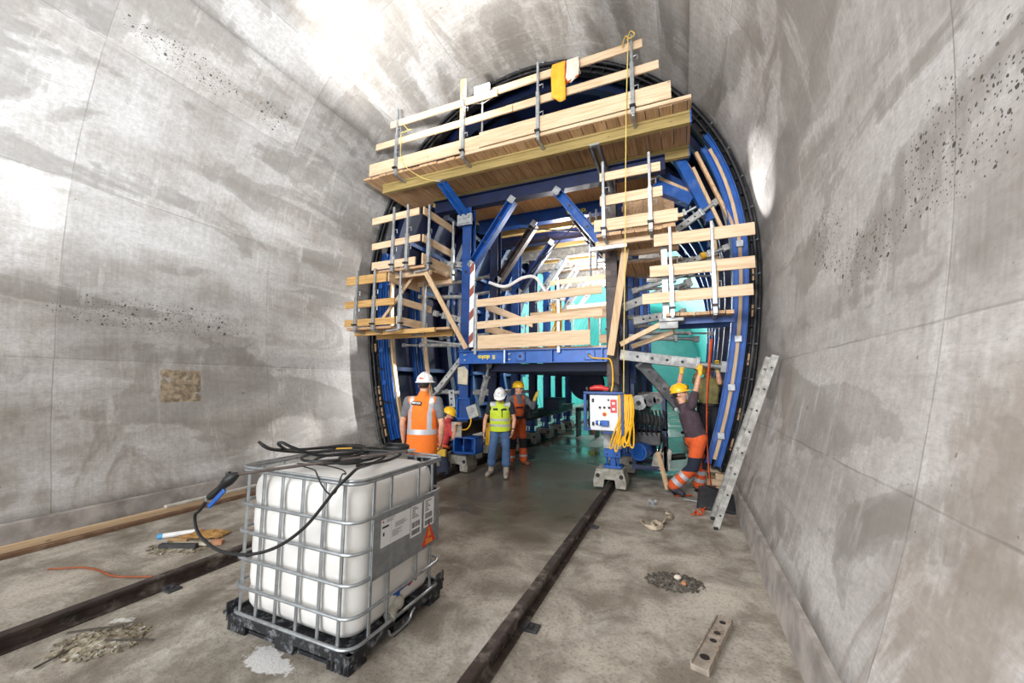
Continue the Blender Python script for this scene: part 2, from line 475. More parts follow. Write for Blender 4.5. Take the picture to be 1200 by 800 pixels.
# ------------------------------------------------------------------ common materials
M_blue = mat('blue painted steel', '123f80', .42, .1, var=.16, scale=5, dirt='2a2f3a', dirt_amt=.5)
M_blue2 = mat('bright blue painted steel', '17529f', .4, .1, var=.12, scale=6, dirt='8d8a84', dirt_amt=.22)
M_navy = mat('dark blue steel skin', '101e44', .5, .15, var=.2, scale=3, dirt='1a1c22', dirt_amt=.6)
M_black = mat('black dirty steel', '1d1d21', .5, .3, var=.3, scale=8, dirt='6a625a', dirt_amt=.35)
M_rust = mat('brown weathered steel', '4a4140', .65, .3, var=.2, scale=6, dirt='7c726a', dirt_amt=.45)
M_galv = mat('galvanised steel', 'a9adb0', .42, .65, var=.14, scale=14, dirt='7d7b78', dirt_amt=.35)
M_grey = mat('cement splashed grey steel', '9b9c9b', .6, .25, var=.2, scale=9, dirt='d2d0cb', dirt_amt=.6)
M_dgrey = mat('dark grey steel', '4c4c4e', .55, .4, var=.25, scale=7, dirt='86817b', dirt_amt=.4)
M_cast = mat('cement covered cast shoe', 'a19d92', .85, .05, var=.2, scale=14, bump=.4, dirt='5e5a52', dirt_amt=.6)
M_wx = wood('pale spruce boards along x', 'dfc6a6', 'c4a27c', 'X')
M_wy = wood('pale spruce boards along y', 'd9bf9c', 'bd9a72', 'Y')
M_wz = wood('pale spruce upright', 'd2b692', 'b7936a', 'Z')
M_deck = wood('used brown deck planks', 'd9b48d', 'ab835c', 'Y', .5)
M_glulam = wood('yellow formwork girder', 'a8935c', '84713f', 'X', .2)
M_blackp = mat('black rubber', '161617', .5, 0, var=.2)
M_yellow = mat('yellow plastic', 'e3ac1c', .45, 0, var=.1)
M_orange = mat('orange webbing', 'c9501f', .7, 0, var=.15)
M_white = mat('white plastic', 'e9e9e8', .4, 0, var=.04)
M_redp = mat('red plastic', 'c5302a', .4, 0, var=.08)
# ================================================================== rails
M_rail = mat('brown crane rail steel', '413632', .5, .3, var=.3, scale=8, dirt='a3988e', dirt_amt=.55)
RP = [(-.065,0),(.065,0),(.065,.012),(.018,.024),(.014,.076),(.04,.084),(.04,.108),(.032,.115),(-.032,.115),(-.04,.108),(-.04,.084),(-.014,.076),(-.018,.024),(-.065,.012)]
XR, XL = -1.16, -4.10
def rail(x, y0, y1, label, clips, joints):
    t = thing('track_rail', label, 'rail', (x, (y0+y1)/2, 0), 'crane rails on the tunnel floor')
    mb = MB(); ys = [y0] + joints + [y1]
    for a, b in zip(ys, ys[1:]): mb.sweep([(p, q) for p, q in RP], (x, a+.004, 0), (x, b-.004, 0))
    mb.build('rail_section', M_rail, t, bevel=.003)
    for sgn, y in clips:
        c = MB(); c.box((x+sgn*.10, y, .008), (.12, .10, .016)).box((x+sgn*.062, y, .022), (.05, .08, .016)).cone((x+sgn*.11, y, .016), (x+sgn*.11, y, .04), .015, n=6)
        c.build('rail_clip', M_dgrey, t, bevel=.003)
    for y in joints:
        for sg in (-1, 1):
            c = MB(); c.box((x+sg*.022, y, .05), (.012, .42, .046))
            for dy in (-.15, -.06, .06, .15): c.cone((x+sg*.028, y+dy, .05), (x+sg*.038, y+dy, .05), .012, n=6)
            c.build('splice_plate', M_rail, t, bevel=.002)
rail(XL, -1.0, 24, 'brown steel crane rail running along the floor on the left, partly behind the white tank', [(1, 2.09), (1, 4.4)], [5.3, 12.5])
rail(XR, -.5, 24, 'brown steel crane rail leading from the camera to the grey shoe under the control cabinet', [(1, 2.83), (1, 5.0)], [2.55, 9.2])

# ================================================================== IBC tank
X0, X1, Y0, Y1 = -3.02, -1.87, 1.93, 2.93
M_tank = NT('milky polyethylene'); M_tank.b.inputs['Subsurface Weight'].default_value = .25
M_tank.b.inputs['Subsurface Radius'].default_value = (.08, .08, .08)
M_tank = M_tank.out(M_tank.mix(M_tank.smooth(M_tank.noise(M_tank.coord(), 3, 4), .35, .65), lin('dcd9d4'), lin('e8e6e2')), .38)
M_pall = NT('dusty black pallet plastic'); _o = M_pall.coord()
M_pall = M_pall.out(M_pall.mix(M_pall.smooth(M_pall.noise(_o, 16, 7, .7), .48, .72, 0, .75), lin('1c1d21'), lin('a5a8ac')), .6)
M_cage = mat('cage tube zinc', 'a7abae', .38, .7, var=.14, scale=12)
ibc = thing('ibc_tank', 'white plastic intermediate bulk container in a galvanised cage on a black pallet', 'tank', ((X0+X1)/2, (Y0+Y1)/2, 0))
def rrect(x0, x1, y0, y1, r, n=8):
    out = []
    for cx, cy, a0 in ((x1-r, y0+r, -90), (x1-r, y1-r, 0), (x0+r, y1-r, 90), (x0+r, y0+r, 180)):
        for i in range(n+1):
            a = math.radians(a0 + 90*i/n); out.append((cx + r*math.cos(a), cy + r*math.sin(a)))
    return out
def lay(layers, cap=True):
    mb = MB(); rings = [[(x, y, z) for x, y in rrect(a, b, c, d, r)] for a, b, c, d, r, z in layers]; n = len(rings[0])
    mb._add([p for R in rings for p in R], [(i*n+j, i*n+(j+1)%n, (i+1)*n+(j+1)%n, (i+1)*n+j) for i in range(len(rings)-1) for j in range(n)] + ([tuple(range(n))[::-1], tuple(range((len(rings)-1)*n, len(rings)*n))] if cap else []))
    return mb
ins = .05
def L(i, z, r): return (X0+ins+i, X1-ins-i, Y0+ins+i, Y1-ins-i, r, z)
tl = [L(.10,.135,.08), L(.03,.15,.11), L(.008,.19,.13), L(0,.25,.14)]
for zc in (.31, .50, .68, .87): tl += [L(0, zc-.05, .14), L(.006, zc, .14), L(0, zc+.05, .14)]
tl += [L(0,.98,.14), L(.008,1.03,.14), L(.03,1.07,.14), L(.07,1.095,.13), L(.14,1.108,.11), L(.3,1.112,.08)]
tank = lay(tl).build('bottle', M_tank, ibc, smooth=True, ang=60)
cp = MB(); cp.lathe([(.10,1.108),(.10,1.125),(.085,1.13),(.085,1.155),(.08,1.16)], ((X0+X1)/2, (Y0+Y1)/2, 0), n=24)
cp.build('filler_cap', M_blackp, ibc, smooth=True)
# cage: rings, then uprights
for z in (.135, .31, .50, .68, .87, 1.105):
    pts = [(x, y, z) for x, y in rrect(X0+.01, X1-.01, Y0+.01, Y1-.01, .10, 6)]
    MB().tube(pts, .0115, 8, True).build('cage_ring', M_cage, ibc, smooth=True)
pts = [(x, y, 1.127) for x, y in rrect(X0+.005, X1-.005, Y0+.005, Y1-.005, .10, 6)]
MB().tube(pts, .009, 8, True).build('cage_ring', M_cage, ibc, smooth=True)
ups = [(x, Y0+.024, 'y') for x in (-2.915,-2.75,-2.56,-2.36,-2.165,-1.99)] + [(x, Y1-.024, 'y') for x in (-2.915,-2.75,-2.56,-2.36,-2.165,-1.99)]
ups += [(X1-.024, y, 'x') for y in (2.11,2.28,2.59,2.77)] + [(X0+.024, y, 'x') for y in (2.11,2.28,2.59,2.77)]
for x, y, ax in ups:
    w_, d_ = (.024, .013) if ax == 'y' else (.013, .024)
    lowz = .27 if (ax == 'x' and x > -2.4 and 2.3 < y < 2.6) else .13
    u_ = MB(); u_.sweep([(-w_/2,-d_/2),(w_/2,-d_/2),(w_/2,d_/2),(-w_/2,d_/2)], (x, y, lowz), (x, y, 1.105), (0,1,0)); u_.build('cage_upright', M_cage, ibc, bevel=.004)
# lower cage rail that dips around the valve on the right-hand side
MB().tube(spline([(X1-.012,2.0,.10),(X1-.012,2.2,.10),(X1-.012,2.28,.08),(X1-.012,2.33,.03),(X1-.012,2.50,.03),(X1-.012,2.55,.08),(X1-.012,2.64,.10),(X1-.012,2.86,.10)], 5), .010, 8).build('lower_rail', M_cage, ibc, smooth=True)
# pallet
pl = MB()
def foot(x, y, sx, sy): pl.mi(0); pl.prism([(x-sx/2, y-sy/2, 0), (x+sx/2, y-sy/2, 0), (x+sx/2, y+sy/2, 0), (x-sx/2, y+sy/2, 0)], (0,0,.11))
for x in (X0+.10, (X0+X1)/2, X1-.10):
    for y in (Y0+.09, (Y0+Y1)/2, Y1-.09): foot(x, y, .17, .15)
for y in (Y0+.09, (Y0+Y1)/2, Y1-.09): pl.b2(X0+.02, X1-.02, y-.045, y+.045, 0, .022)
for x in (X0+.02, X1-.02): pass
pl.b2(X0+.015, X1-.015, Y0+.015, Y1-.015, .085, .118)
# raised lip with stepped ribs
for a in ((X0, X1, Y0, Y0+.035), (X0, X1, Y1-.035, Y1), (X0, X0+.035, Y0, Y1)): pl.b2(*a, .07, .125)
pl.b2(X1-.035, X1, Y0, 2.27, .07, .125); pl.b2(X1-.035, X1, 2.57, Y1, .07, .125)
for x in (X0+.10, X1-.10):
    for y in (Y0, Y1): 
        for k in range(5): pl.b2(x-.075+k*.034, x-.063+k*.034, y-.002, y+.002, .012, .118)
pl.build('pallet', M_pall, ibc, bevel=.006)
for y, x in ((Y1-.03, X1-.02), (Y0+.03, X0+.02)):
    c = MB(); c.prism([(x-.03,y-.05,.12),(x+.02,y-.05,.12),(x+.02,y+.05,.12),(x-.03,y+.05,.12)], (0,0,.02)); c.prism([(x+.0,y-.05,.14),(x+.015,y-.05,.14),(x+.015,y+.05,.14),(x,y+.05,.14)], (0,0,.06)); c.build('corner_guard', M_pall, ibc, bevel=.004)
# valve
vy, vx = 2.40, X1-.085
v_ = MB(); v_.cone((vx-.02, vy+.02, .19), (vx+.04, vy+.02, .19), .05, n=20).ell((vx+.03, vy+.02, .19), .052, n=16).cone((vx+.03, vy+.02, .19), (vx+.045, vy-.06, .155), .036, .034, n=16)
v_.cone((vx+.045, vy-.055, .157), (vx+.052, vy-.085, .145), .042, n=18)
vo = v_.build('outlet_valve', mat('grey white valve body', 'a8a497', .5, dirt='5f5344', dirt_amt=.7), ibc, smooth=True)
h_ = MB(); h_.cone((vx+.03, vy+.02, .235), (vx+.03, vy+.02, .26), .02, n=12).beam((vx+.03, vy-.03, .262), (vx+.035, vy+.14, .275), .03, .014)
h_.build('valve_lever', M_blue2, vo, bevel=.004)
c_ = MB(); c_.cone((vx+.035, vy+.135, .26), (vx+.035, vy+.17, .27), .014, n=10); c_.build('valve_lock', M_redp, vo)
# label plate
M_plate = mat('brushed label plate', '9b9fa2', .45, .7, var=.1, scale=20)
px_ = X1 + .002
lp = MB().b2(px_-.003, px_, 2.09, 2.84, .48, .865); [lp.b2(px_-.004, px_+.004, 2.09, 2.84, z-.006, z+.006) for z in (.484, .861)]; lp.b2(px_-.004,px_+.004,2.085,2.097,.48,.865)
lpo = lp.build('label_plate', M_plate, ibc)
M_paper = mat('white paper', 'dedfdf', .6, var=.02); M_ink = mat('printing ink', '26262a', .6, var=.0); M_inkg = mat('grey print', '77787b', .6, var=0)
def onplate(y, z): return (px_ + .001, y, z)
def sheet(y0, y1, z0, z1): return MB().b2(px_, px_+.0012, y0, y1, z0, z1)
s1 = sheet(2.16, 2.465, .655, .832).build('data_sheet', M_paper, lpo)
pr_ = MB(); e = px_ + .0013
for k in range(4): pr_.b2(e, e+.0005, 2.30, 2.30+.15*(.6+.4*random.random()), .775-k*.0085, .779-k*.0085)
for k in range(5): pr_.b2(e, e+.0005, 2.27, 2.27+.16*(.4+.5*random.random()), .73-k*.009, .7335-k*.009)
for k in range(3): pr_.b2(e, e+.0005, 2.21, 2.21+.12*(.5+.5*random.random()), .822-k*.008, .8255-k*.008)
pr_.b2(e, e+.0005, 2.255, 2.256, .66, .815)
pr_.build('print', M_inkg, s1)
pb = MB().b2(e, e+.0005, 2.17, 2.235, .775, .788).b2(e, e+.0005, 2.178, 2.193, .725, .748); pb.build('bold_print', M_ink, s1)
rm = MB(); rm.prism([(e, 2.166, .812), (e, 2.190, .812), (e, 2.178, .828)], (.0005,0,0)); rm.build('red_mark', M_redp, s1)
for y0, y1, z0, z1 in ((2.475, 2.605, .612, .835), (2.635, 2.765, .632, .842)):
    s = sheet(y0, y1, z0, z1).build('barcode_sheet', M_paper, lpo); b = MB()
    for k in range(6): b.b2(e, e+.0005, y0+.012, y0+.012+.09*(.3+.6*random.random()), z1-.018-k*.014, z1-.012-k*.014)
    y = y0+.012
    while y < y1-.03:
        wdt = random.choice((.0015,.003,.005)); b.b2(e, e+.0005, y, y+wdt, z0+.065, z0+.105); y += wdt+random.choice((.002,.003,.004))
    y = y0+.012
    while y < y1-.02:
        wdt = random.choice((.002,.004,.006)); b.b2(e, e+.0005, y, y+wdt, z0+.014, z0+.05); y += wdt+random.choice((.002,.003,.004))
    b.build('print', M_ink, s)
tr = MB(); tr.prism([(px_, 2.615, .497), (px_, 2.80, .497), (px_, 2.707, .655)], (.0014,0,0)); to = tr.build('triangle_emblem', mat('signal red sticker', 'd3361f', .5, var=.03), lpo)
M_gold = mat('golden yellow print', 'e3a33a', .5, var=0)
text_mesh('emblem_lettering', 'Sika', .058, basis((px_+.0016, 2.707, .522), (0,1,0), (0,0,1)), M_gold, to, .0004, bold=.001)
em = MB(); e2 = px_+.0015
for a, b, c_2, d in ((2.68,2.735,.556,.563),(2.687,2.728,.572,.579),(2.696,2.703,.563,.60),(2.712,2.719,.563,.60),(2.70,2.715,.605,.618)): em.b2(e2, e2+.0004, a, b, c_2, d)
em.build('emblem_mark', M_gold, to)

# ================================================================== lance and hose on the tank
lan = thing('spray_lance', 'steel spray lance with a black grip and blue trigger lying across the tank top', 'spray lance', (-2.6, 2.2, 1.15))
A_ = V((-2.77, 1.76, 1.125)); B_ = V((-2.03, 2.62, 1.205)); 
MB().tube([A_, A_.lerp(B_, .5), B_], .0105, 10).build('lance_tube', mat('dull lance steel', '6f6560', .4, .6), lan, smooth=True)
G0 = V((-2.96, 1.72, .965)); DG = (A_-G0)
g = MB(); g.tube(spline([G0, G0+DG*.3+V((0,0,-.004)), G0+DG*.6, G0+DG*.85, A_+V((.012,.014,.003))], 5), [.022,.024,.025,.026,.026,.025,.024,.024,.025,.027,.03,.034,.036,.037,.036,.034,.032,.028,.022,.016,.012], 12)
g.build('grip', M_blackp, lan, smooth=True)
GK = G0+DG*.78; NG = V((-.55,.1,.8)).normalized()
kn = MB(); kn.ell(GK, (.036,.036,.036), n=14).cone(GK, GK+NG*.05, .02, .018, n=12); kn.build('valve_block', M_blackp, lan, smooth=True)
MB().beam(G0+DG*.62+V((.03,-.02,-.035)), G0+DG*.02+V((.03,-.02,-.055)), .016, .028).build('trigger', M_blue2, lan, bevel=.004)
MB().cone(G0, G0+V((-.03,.002,-.022)), .016, .014, n=10).build('hose_coupling', M_galv, lan)
nz = MB().cone(B_, B_.lerp(A_, -.05), .014, .01, n=10).build('nozzle', M_galv, lan)
hp = [(-3.20,1.868,.84),(-3.30,1.86,.80),(-3.355,1.86,.75),(-3.31,1.86,.65),(-3.18,1.86,.585),(-3.0,1.86,.557),(-2.78,1.862,.575),(-2.57,1.862,.63),(-2.38,1.86,.72),(-2.2,1.86,.85),(-2.06,1.865,1.0),(-1.985,1.885,1.10),(-1.95,1.93,1.152),
      (-1.99,2.05,1.18),(-2.12,2.3,1.15),(-2.25,2.6,1.14),(-2.4,2.75,1.14),(-2.62,2.68,1.14),(-2.72,2.45,1.14),(-2.6,2.22,1.14),(-2.4,2.2,1.15),(-2.22,2.4,1.16),(-2.3,2.7,1.165),(-2.55,2.8,1.165),(-2.8,2.6,1.16),(-2.78,2.3,1.16),(-2.55,2.12,1.17),
      (-2.35,2.25,1.175),(-2.42,2.6,1.18),(-2.65,2.72,1.18),(-2.85,2.45,1.19),(-2.82,2.2,1.21),(-2.72,2.02,1.29),(-2.66,2.0,1.31),(-2.6,2.05,1.27),(-2.5,2.2,1.2),(-2.4,2.45,1.19),(-2.55,2.7,1.19),(-2.8,2.75,1.18),(-2.93,2.45,1.18),(-2.93,2.15,1.22),(-2.9,2.02,1.28),(-2.87,1.98,1.30),(-2.8,2.02,1.25),(-2.7,2.25,1.2),(-2.5,2.5,1.195),(-2.15,2.65,1.18),(-2.02,2.4,1.175),(-2.1,2.15,1.17)]
for i_, k_2 in enumerate((.92,.92,.925,.93,.94,.95,.96,.97,.98,.99)):
    x, y, z = hp[i_]; hp[i_] = (x*k_2, y*k_2, 1.75+(z-1.75)*k_2)
hp[0] = tuple(G0+V((-.028,.0,-.022)))
hose = MB().tube(spline(hp, 7), .0105, 8).build('black_hose', M_blackp, None, smooth=True)
tag(hose, 'black hose looping from the lance grip and coiled loosely on the white tank', 'hose')
cb = MB().tube(spline([(-2.62,2.1,1.15),(-2.4,2.15,1.145),(-2.2,2.12,1.14),(-2.06,2.02,1.145),(-2.02,1.955,1.16),(-2.0,1.915,1.13),(-2.02,1.905,1.06),(-2.08,1.907,1.045),(-2.16,1.912,1.10),(-2.22,1.93,1.15),(-2.33,2.0,1.15),(-2.5,2.05,1.15)], 6), .005, 6).build('thin_cable', M_blackp, None, smooth=True)
tag(cb, 'thin black cable hanging in a small loop over the front edge of the white tank', 'cable')
gv = MB(); gv.box((-2.37,2.62,1.165), (.20,.05,.03), Matrix.Rotation(.5,3,'Z')); gv.cone((-2.50,2.55,1.165),(-2.32,2.66,1.172), .022, .02, n=10); 
gvo = gv.build('hose_fitting', M_dgrey, None, bevel=.004); tag(gvo, 'dark steel hose fitting among the coils on the white tank', 'hose fitting')
yt = MB().box((-2.56,2.48,1.20), (.12,.05,.02), Matrix.Rotation(.7,3,'Z')).build('yellow_tag', M_yellow, None, bevel=.003); tag(yt, 'small yellow tag tied to the black hose on the white tank', 'tag')
coil = thing('hose_coil', 'small tight black hose coil at the rear edge of the tank top', 'hose coil', (-2.28, 2.84, 1.15))
cc = MB()
cc.tube([V((-2.3+.12*math.cos(a), 2.80+.08*math.sin(a), 1.155+.011*(a/2/PI))) for a in [i*PI/10 for i in range(90)]], .011, 8); cc.build('coil', M_blackp, coil, smooth=True)

# ================================================================== loose things on the floor
def plank(name, a, b, w_, h_, m, label, group=None):
    mb = MB().beam(a, b, w_, h_); o = mb.build(name, m, None, bevel=.003); tag(o, label, 'board', group); return o
dv = (V((-6.24,4.25,0)) - V((-6.06,1.0,0))).normalized()
plank('timber_board', (-6.235,.4,.05), (-6.235,4.12,.05), .05, .10, M_wy, 'pale timber on edge lying along the left kicker', 'timbers by the left kicker')
plank('timber_board', (-6.16,.4,.022), (-6.15,4.25,.022), .08, .04, mat('brown old plank','6e523d',.8,dirt='a08d78'), 'brown flat plank lying between the left kicker and the floor cable', 'timbers by the left kicker')
plank('timber_board', (-6.235,3.1,.114), (-6.235,4.3,.114), .07, .026, mat('cement white batten','c9c4bb',.8), 'short cement-white batten on top of the pale timber by the left kicker', 'timbers by the left kicker')
cd = MB().tube(spline([(-5.42,1.82,.012),(-5.2,1.96,.012),(-4.98,2.0,.012),(-4.72,2.0,.012),(-4.48,2.09,.012),(-4.19,2.24,.012)], 8), .0085, 8).build('orange_cable', mat('orange brown cable','8f4a26',.6), None, smooth=True)
tag(cd, 'orange cable end snaking across the floor to the left rail', 'cable')
ct = thing('sealant_cartridge', 'white sealant cartridge with a blue end cap lying on the floor left of the tank', 'cartridge', (-5.28, 2.74, .03))
MB().cone((-5.36,2.66,.03), (-5.16,2.90,.035), .026, n=16).build('tube_body', M_white, ct, smooth=True)
MB().cone((-5.385,2.63,.03), (-5.355,2.665,.03), .028, n=16).build('end_cap', mat('light blue cap','4f9fd0',.4), ct, smooth=True)
MB().cone((-5.16,2.90,.035), (-5.12,2.95,.038), .012, .006, n=10).build('nozzle', M_redp, ct)
def crumple(name, c, sx, sy, h, m, label, cat, seed, n=12, rot=0):
    P = []; R = Matrix.Rotation(rot, 3, 'Z')
    for j in range(n+1):
        row = []
        for i in range(n+1):
            u, v = i/n-.5, j/n-.5; z = h*(.25+.75*abs(mnoise.noise(V((u*4+seed, v*4, seed)))*1.6)) * (1-max(abs(u),abs(v))*1.4) + .006
            p = R @ V((u*sx*(1+.15*mnoise.noise(V((v*6, seed, 1)))), v*sy*(1+.15*mnoise.noise(V((u*6, seed, 4)))), z)); row.append(V(c)+p)
        P.append(row)
    o = MB().grid(P).build(name, m, None, smooth=False, solid=.003); tag(o, label, cat); return o
crumple('paper_scrap', (-5.02,2.90,.002), .46, .22, .11, mat('brown kraft paper','a37b45',.8), 'crumpled brown paper sack lying beside the sealant cartridge', 'paper', 3, rot=.4)
for k, (a, b, w_, h_, c, lb) in enumerate([((-5.06,2.5,.03),(-4.72,2.66,.03),.05,.05,'3c3b3b','dark metal offcut lying in front of the brown paper sack'),((-5.0,2.58,.035),(-4.66,2.74,.035),.05,.025,'c6bda6','pale wooden offcut lying between the dark offcut and the brown paper sack'),((-4.72,2.78,.02),(-4.62,2.86,.02),.08,.04,'c08a66','small reddish wood chip right of the brown paper sack'),((-5.22,2.66,.02),(-5.0,2.72,.02),.03,.03,'b08d63','short wooden stick under the sealant cartridge')]):
    o = MB().beam(a, b, w_, h_).build('offcut', mat('offcut tone %d' % k, c, .75, dirt='8a8278'), None, bevel=.004); tag(o, lb, 'offcut')
def heap(name, c, rx, ry, h, m, label, n=90, seed=1, rot=0.0, grain=(.008,.02)):
    rnd = random.Random(seed); R = Matrix.Rotation(rot, 3, 'Z'); P = []
    mb = MB()
    for j in range(25):
        row = []
        for i in range(25):
            u, v = (i/12-1), (j/12-1); r = math.hypot(u, v); ns = mnoise.noise(V((u*3+seed, v*3, 0)))*.45 + mnoise.noise(V((u*9+seed, v*9, 0)))*.25
            z = max(-.004, h*(1-r*1.05+ns*.8))
            row.append(V(c) + R @ V((u*rx, v*ry, min(z, h))))
        P.append(row)
    mb.grid(P)
    for i in range(n):
        a = rnd.random()*2*PI; r = math.sqrt(rnd.random())*1.05; s = rnd.uniform(*grain)
        z = max(0, h*(1-r))*.8
        q = V(c) + R @ V((math.cos(a)*r*rx, math.sin(a)*r*ry, z + s*.3))
        mb.box(q, (s*rnd.uniform(.6,1.8), s, s*.6), Matrix.Rotation(rnd.random()*6,3,'Z') @ Matrix.Rotation(rnd.random()-.5,3,'X'))
    o = mb.build(name, m, None, merge=False); tag(o, label, 'debris heap', kind='stuff'); return o
M_dust = mat('swept cement and sand','8a806c',.95,var=.35,scale=30,dirt='cfcac2',dirt_amt=.7)
heap('sand_heap', (-3.63,1.52,0), .26, .19, .05, M_dust, 'swept heap of sand and cement crumbs on the floor left of the tank', 200, 2, .5)
heap('rubble_heap', (-.13,3.97,0), .24, .17, .035, mat('grey rubble','5d574e',.95,var=.4,scale=40,dirt='a9a298',dirt_amt=.6), 'flat dark rubble heap on the floor right of the right-hand rail', 240, 5, .2)
heap('rubble_heap', (-4.9,2.62,0), .33, .2, .022, M_dust, 'thin rubble under the offcuts left of the tank', 120, 9, .4)
for a, b, lb in (((-3.66,1.22,.012),(-3.72,1.60,.02),'long thin dark stick leaning on the near side of the swept sand heap'),((-3.56,1.50,.04),(-3.33,1.66,.012),'short thin dark stick on the right flank of the swept sand heap'),((-3.95,1.46,.015),(-3.62,1.62,.055),'grey stick on the far flank of the swept sand heap')):
    o = MB().tube([a, V(a).lerp(V(b), .5)+V((0,0,.004)), b], .006, 6).build('stick', mat('stick','4a443c',.8), None); tag(o, lb, 'stick')
crumple('plastic_scrap', (-3.72,1.66,.035), .14, .05, .03, mat('dusty plastic','aaa69e',.6), 'pale torn plastic strip on the swept sand heap', 'plastic', 8, rot=.6)
st = MB().ell((-.10,3.98,.045), (.035,.028,.022), Matrix.Rotation(.6,3,'Z'), 8).build('stone', mat('pale stone','d9cdbd',.8), None); tag(st, 'pale stone on the dark rubble heap', 'stone')
st = MB().ell((-.05,3.92,.03), (.024,.03,.016), Matrix.Rotation(.2,3,'Z'), 8).build('stone', mat('orange brick chip','c0825a',.8), None); tag(st, 'small orange brick chip beside the pale stone', 'stone')
# steel channel piece with holes
ch = thing('steel_channel', 'short rusty steel channel with round holes lying on the floor near the right wall', 'steel channel', (.13, 3.15, 0))
a, b = V((.035,2.84,0)), V((.225,3.47,0)); d_, sd_, up_ = frame(b-a)
mb = MB(); mb.sweep([(-.055,0),(.055,0),(.055,.05),(.045,.05),(.045,.035),(-.045,.035),(-.045,.05),(-.055,.05)], a, b)
M_ch = mat('rusty cement channel','a59a8c',.75,.15,var=.2,scale=14,dirt='6b4a35',dirt_amt=.7); mb.build('channel', M_ch, ch, bevel=.003)
for t in (.18, .5, .66, .9):
    q = a.lerp(b, t); MB().cone(q+V((0,0,.035)), q+V((0,0,.0365)), .022 if t != .18 else .03, n=14).build('bolt_hole', mat('hole shade','2a2320',.9) if t == .18 else bpy.data.materials['hole shade'], ch)
# webbing sling on the floor
sl = [(-.545,5.50),(-.50,5.26),(-.42,5.18),(-.33,5.22),(-.30,5.36),(-.36,5.42),(-.42,5.33),(-.36,5.26),(-.30,5.42),(-.25,5.60),(-.19,5.70),(-.20,5.86),(-.27,5.90)]
def ribbon(pts, w_, z, m, name, label, cat, tw=0.0, th=.005):
    c = spline([(x, y, z) if len((x, y)) == 2 else None for x, y in pts], 7); mb = MB(); prof_ = []
    L_ = []; 
    for i, p in enumerate(c):
        t = (c[min(i+1, len(c)-1)] - c[max(i-1, 0)]).normalized(); s = t.cross(V((0,0,1))).normalized(); k = 1 if tw == 0 else math.cos(i*tw)
        zz = V((0,0,1)) * math.sin(i*tw)*w_/2; s2 = s*k*w_/2 + zz
        base = p + V((0,0,abs(math.sin(i*tw))*w_/2 + .004*(i % 3)))
        L_.append([base - s2, base + s2])
    o = mb.grid(L_).build(name, m, None, smooth=True, solid=th); tag(o, label, cat); return o
ribbon(sl, .05, .012, mat('worn beige webbing','c3b49c',.85,dirt='7a6d58'), 'lifting_sling', 'beige lifting sling lying in a loop on the floor behind the rubble heap', 'sling', .12)
nt = thing('anchor_nut', 'round steel anchor nut with a flange standing on the floor behind the beige sling', 'nut', (-.46, 6.27, 0))
MB().lathe([(.055,0),(.055,.012),(.03,.03),(.026,.055)], (-.46,6.27,0), n=18).build('flange', M_galv, nt, smooth=True)
for a in (0, PI): MB().beam((-.46+.02*math.cos(a),6.27+.02*math.sin(a),.045), (-.46+.055*math.cos(a),6.27+.055*math.sin(a),.075), .016, .03).build('wing', M_galv, nt, bevel=.003)
ribbon([(-.16,6.86),(-.08,6.94),(.0,6.96),(.06,7.05)], .06, .01, M_orange, 'webbing_strap', 'orange webbing strap end under the boots of the man in the purple shirt', 'strap')
ribbon([(.06,5.98),(.10,6.06),(.14,6.02),(.20,6.10),(.16,6.22),(.22,6.32)], .05, .012, M_orange, 'webbing_strap', 'crumpled orange strap end in front of the black mat', 'strap', .2)
ribbon([(.16,7.15),(.26,7.05),(.30,6.9),(.38,6.95)], .06, .012, M_orange, 'webbing_strap', 'orange strap lying behind the black mat by the formwork foot', 'strap')
br = MB().tube([(-.04,6.70,.02),(.20,6.60,.03)], .012, 8).build('steel_bar', M_galv, None); tag(br, 'thin galvanised bar lying on the floor between boots and black mat', 'bar')
# black rubber mat, propped on the bar and the ladder foot
P = []
for j in range(7):
    row = []
    for i in range(9):
        u, v = i/8, j/6; x = .12 + .52*u + .05*v; y = 6.35 + .42*v - .10*u; z = .02 + .20*v*(1-.2*u) + .03*math.sin(u*5)*v
        row.append((x, y, z))
    P.append(row)
mt = MB().grid(P).build('rubber_mat', mat('dark rubber mat','2c2d30',.7,var=.2), None, smooth=True, solid=.012); tag(mt, 'black rubber mat bent upwards on the floor behind the ladder foot', 'mat')

# ================================================================== ladder on the right wall
ld = thing('ladder', 'grey aluminium ladder splashed with cement leaning on the right wall', 'ladder', (.4, 5.9, 0))
M_lad = mat('cement splashed aluminium','b1aea8',.6,.3,var=.2,scale=12,dirt='8a847a',dirt_amt=.5)
# ladder body
for yf, yt, xf in ((5.56, 5.50, .31), (5.94, 5.88, .30)):
    a, b = V((xf, yf, .02)), V((1.02, yt, 2.10))
    m_ = MB(); m_.channel(a, b, .026, .075, .004, up=V((0,1,0)).cross(b-a), flip=1 if yf > 5.7 else -1); m_.build('stile', M_lad, ld, bevel=.002)
    MB().box(a+V((0,0,-.002)), (.05,.04,.036)).build('foot', M_blackp, ld, bevel=.004)
for k in range(8):
    t = .075+.122*k; a = V((.31,5.54,.02)).lerp(V((1.02,5.48,2.10)), t); b = V((.30,5.96,.02)).lerp(V((1.02,5.90,2.10)), t)
    MB().cone(a+V((0,-.004,0)), b+V((0,.004,0)), .015, n=10).build('rung', M_lad, ld, smooth=True)
    MB().cone(a+V((0,-.003,0)), a+V((0,-.006,0)), .012, n=8).build('rung_end', M_blackp, ld)

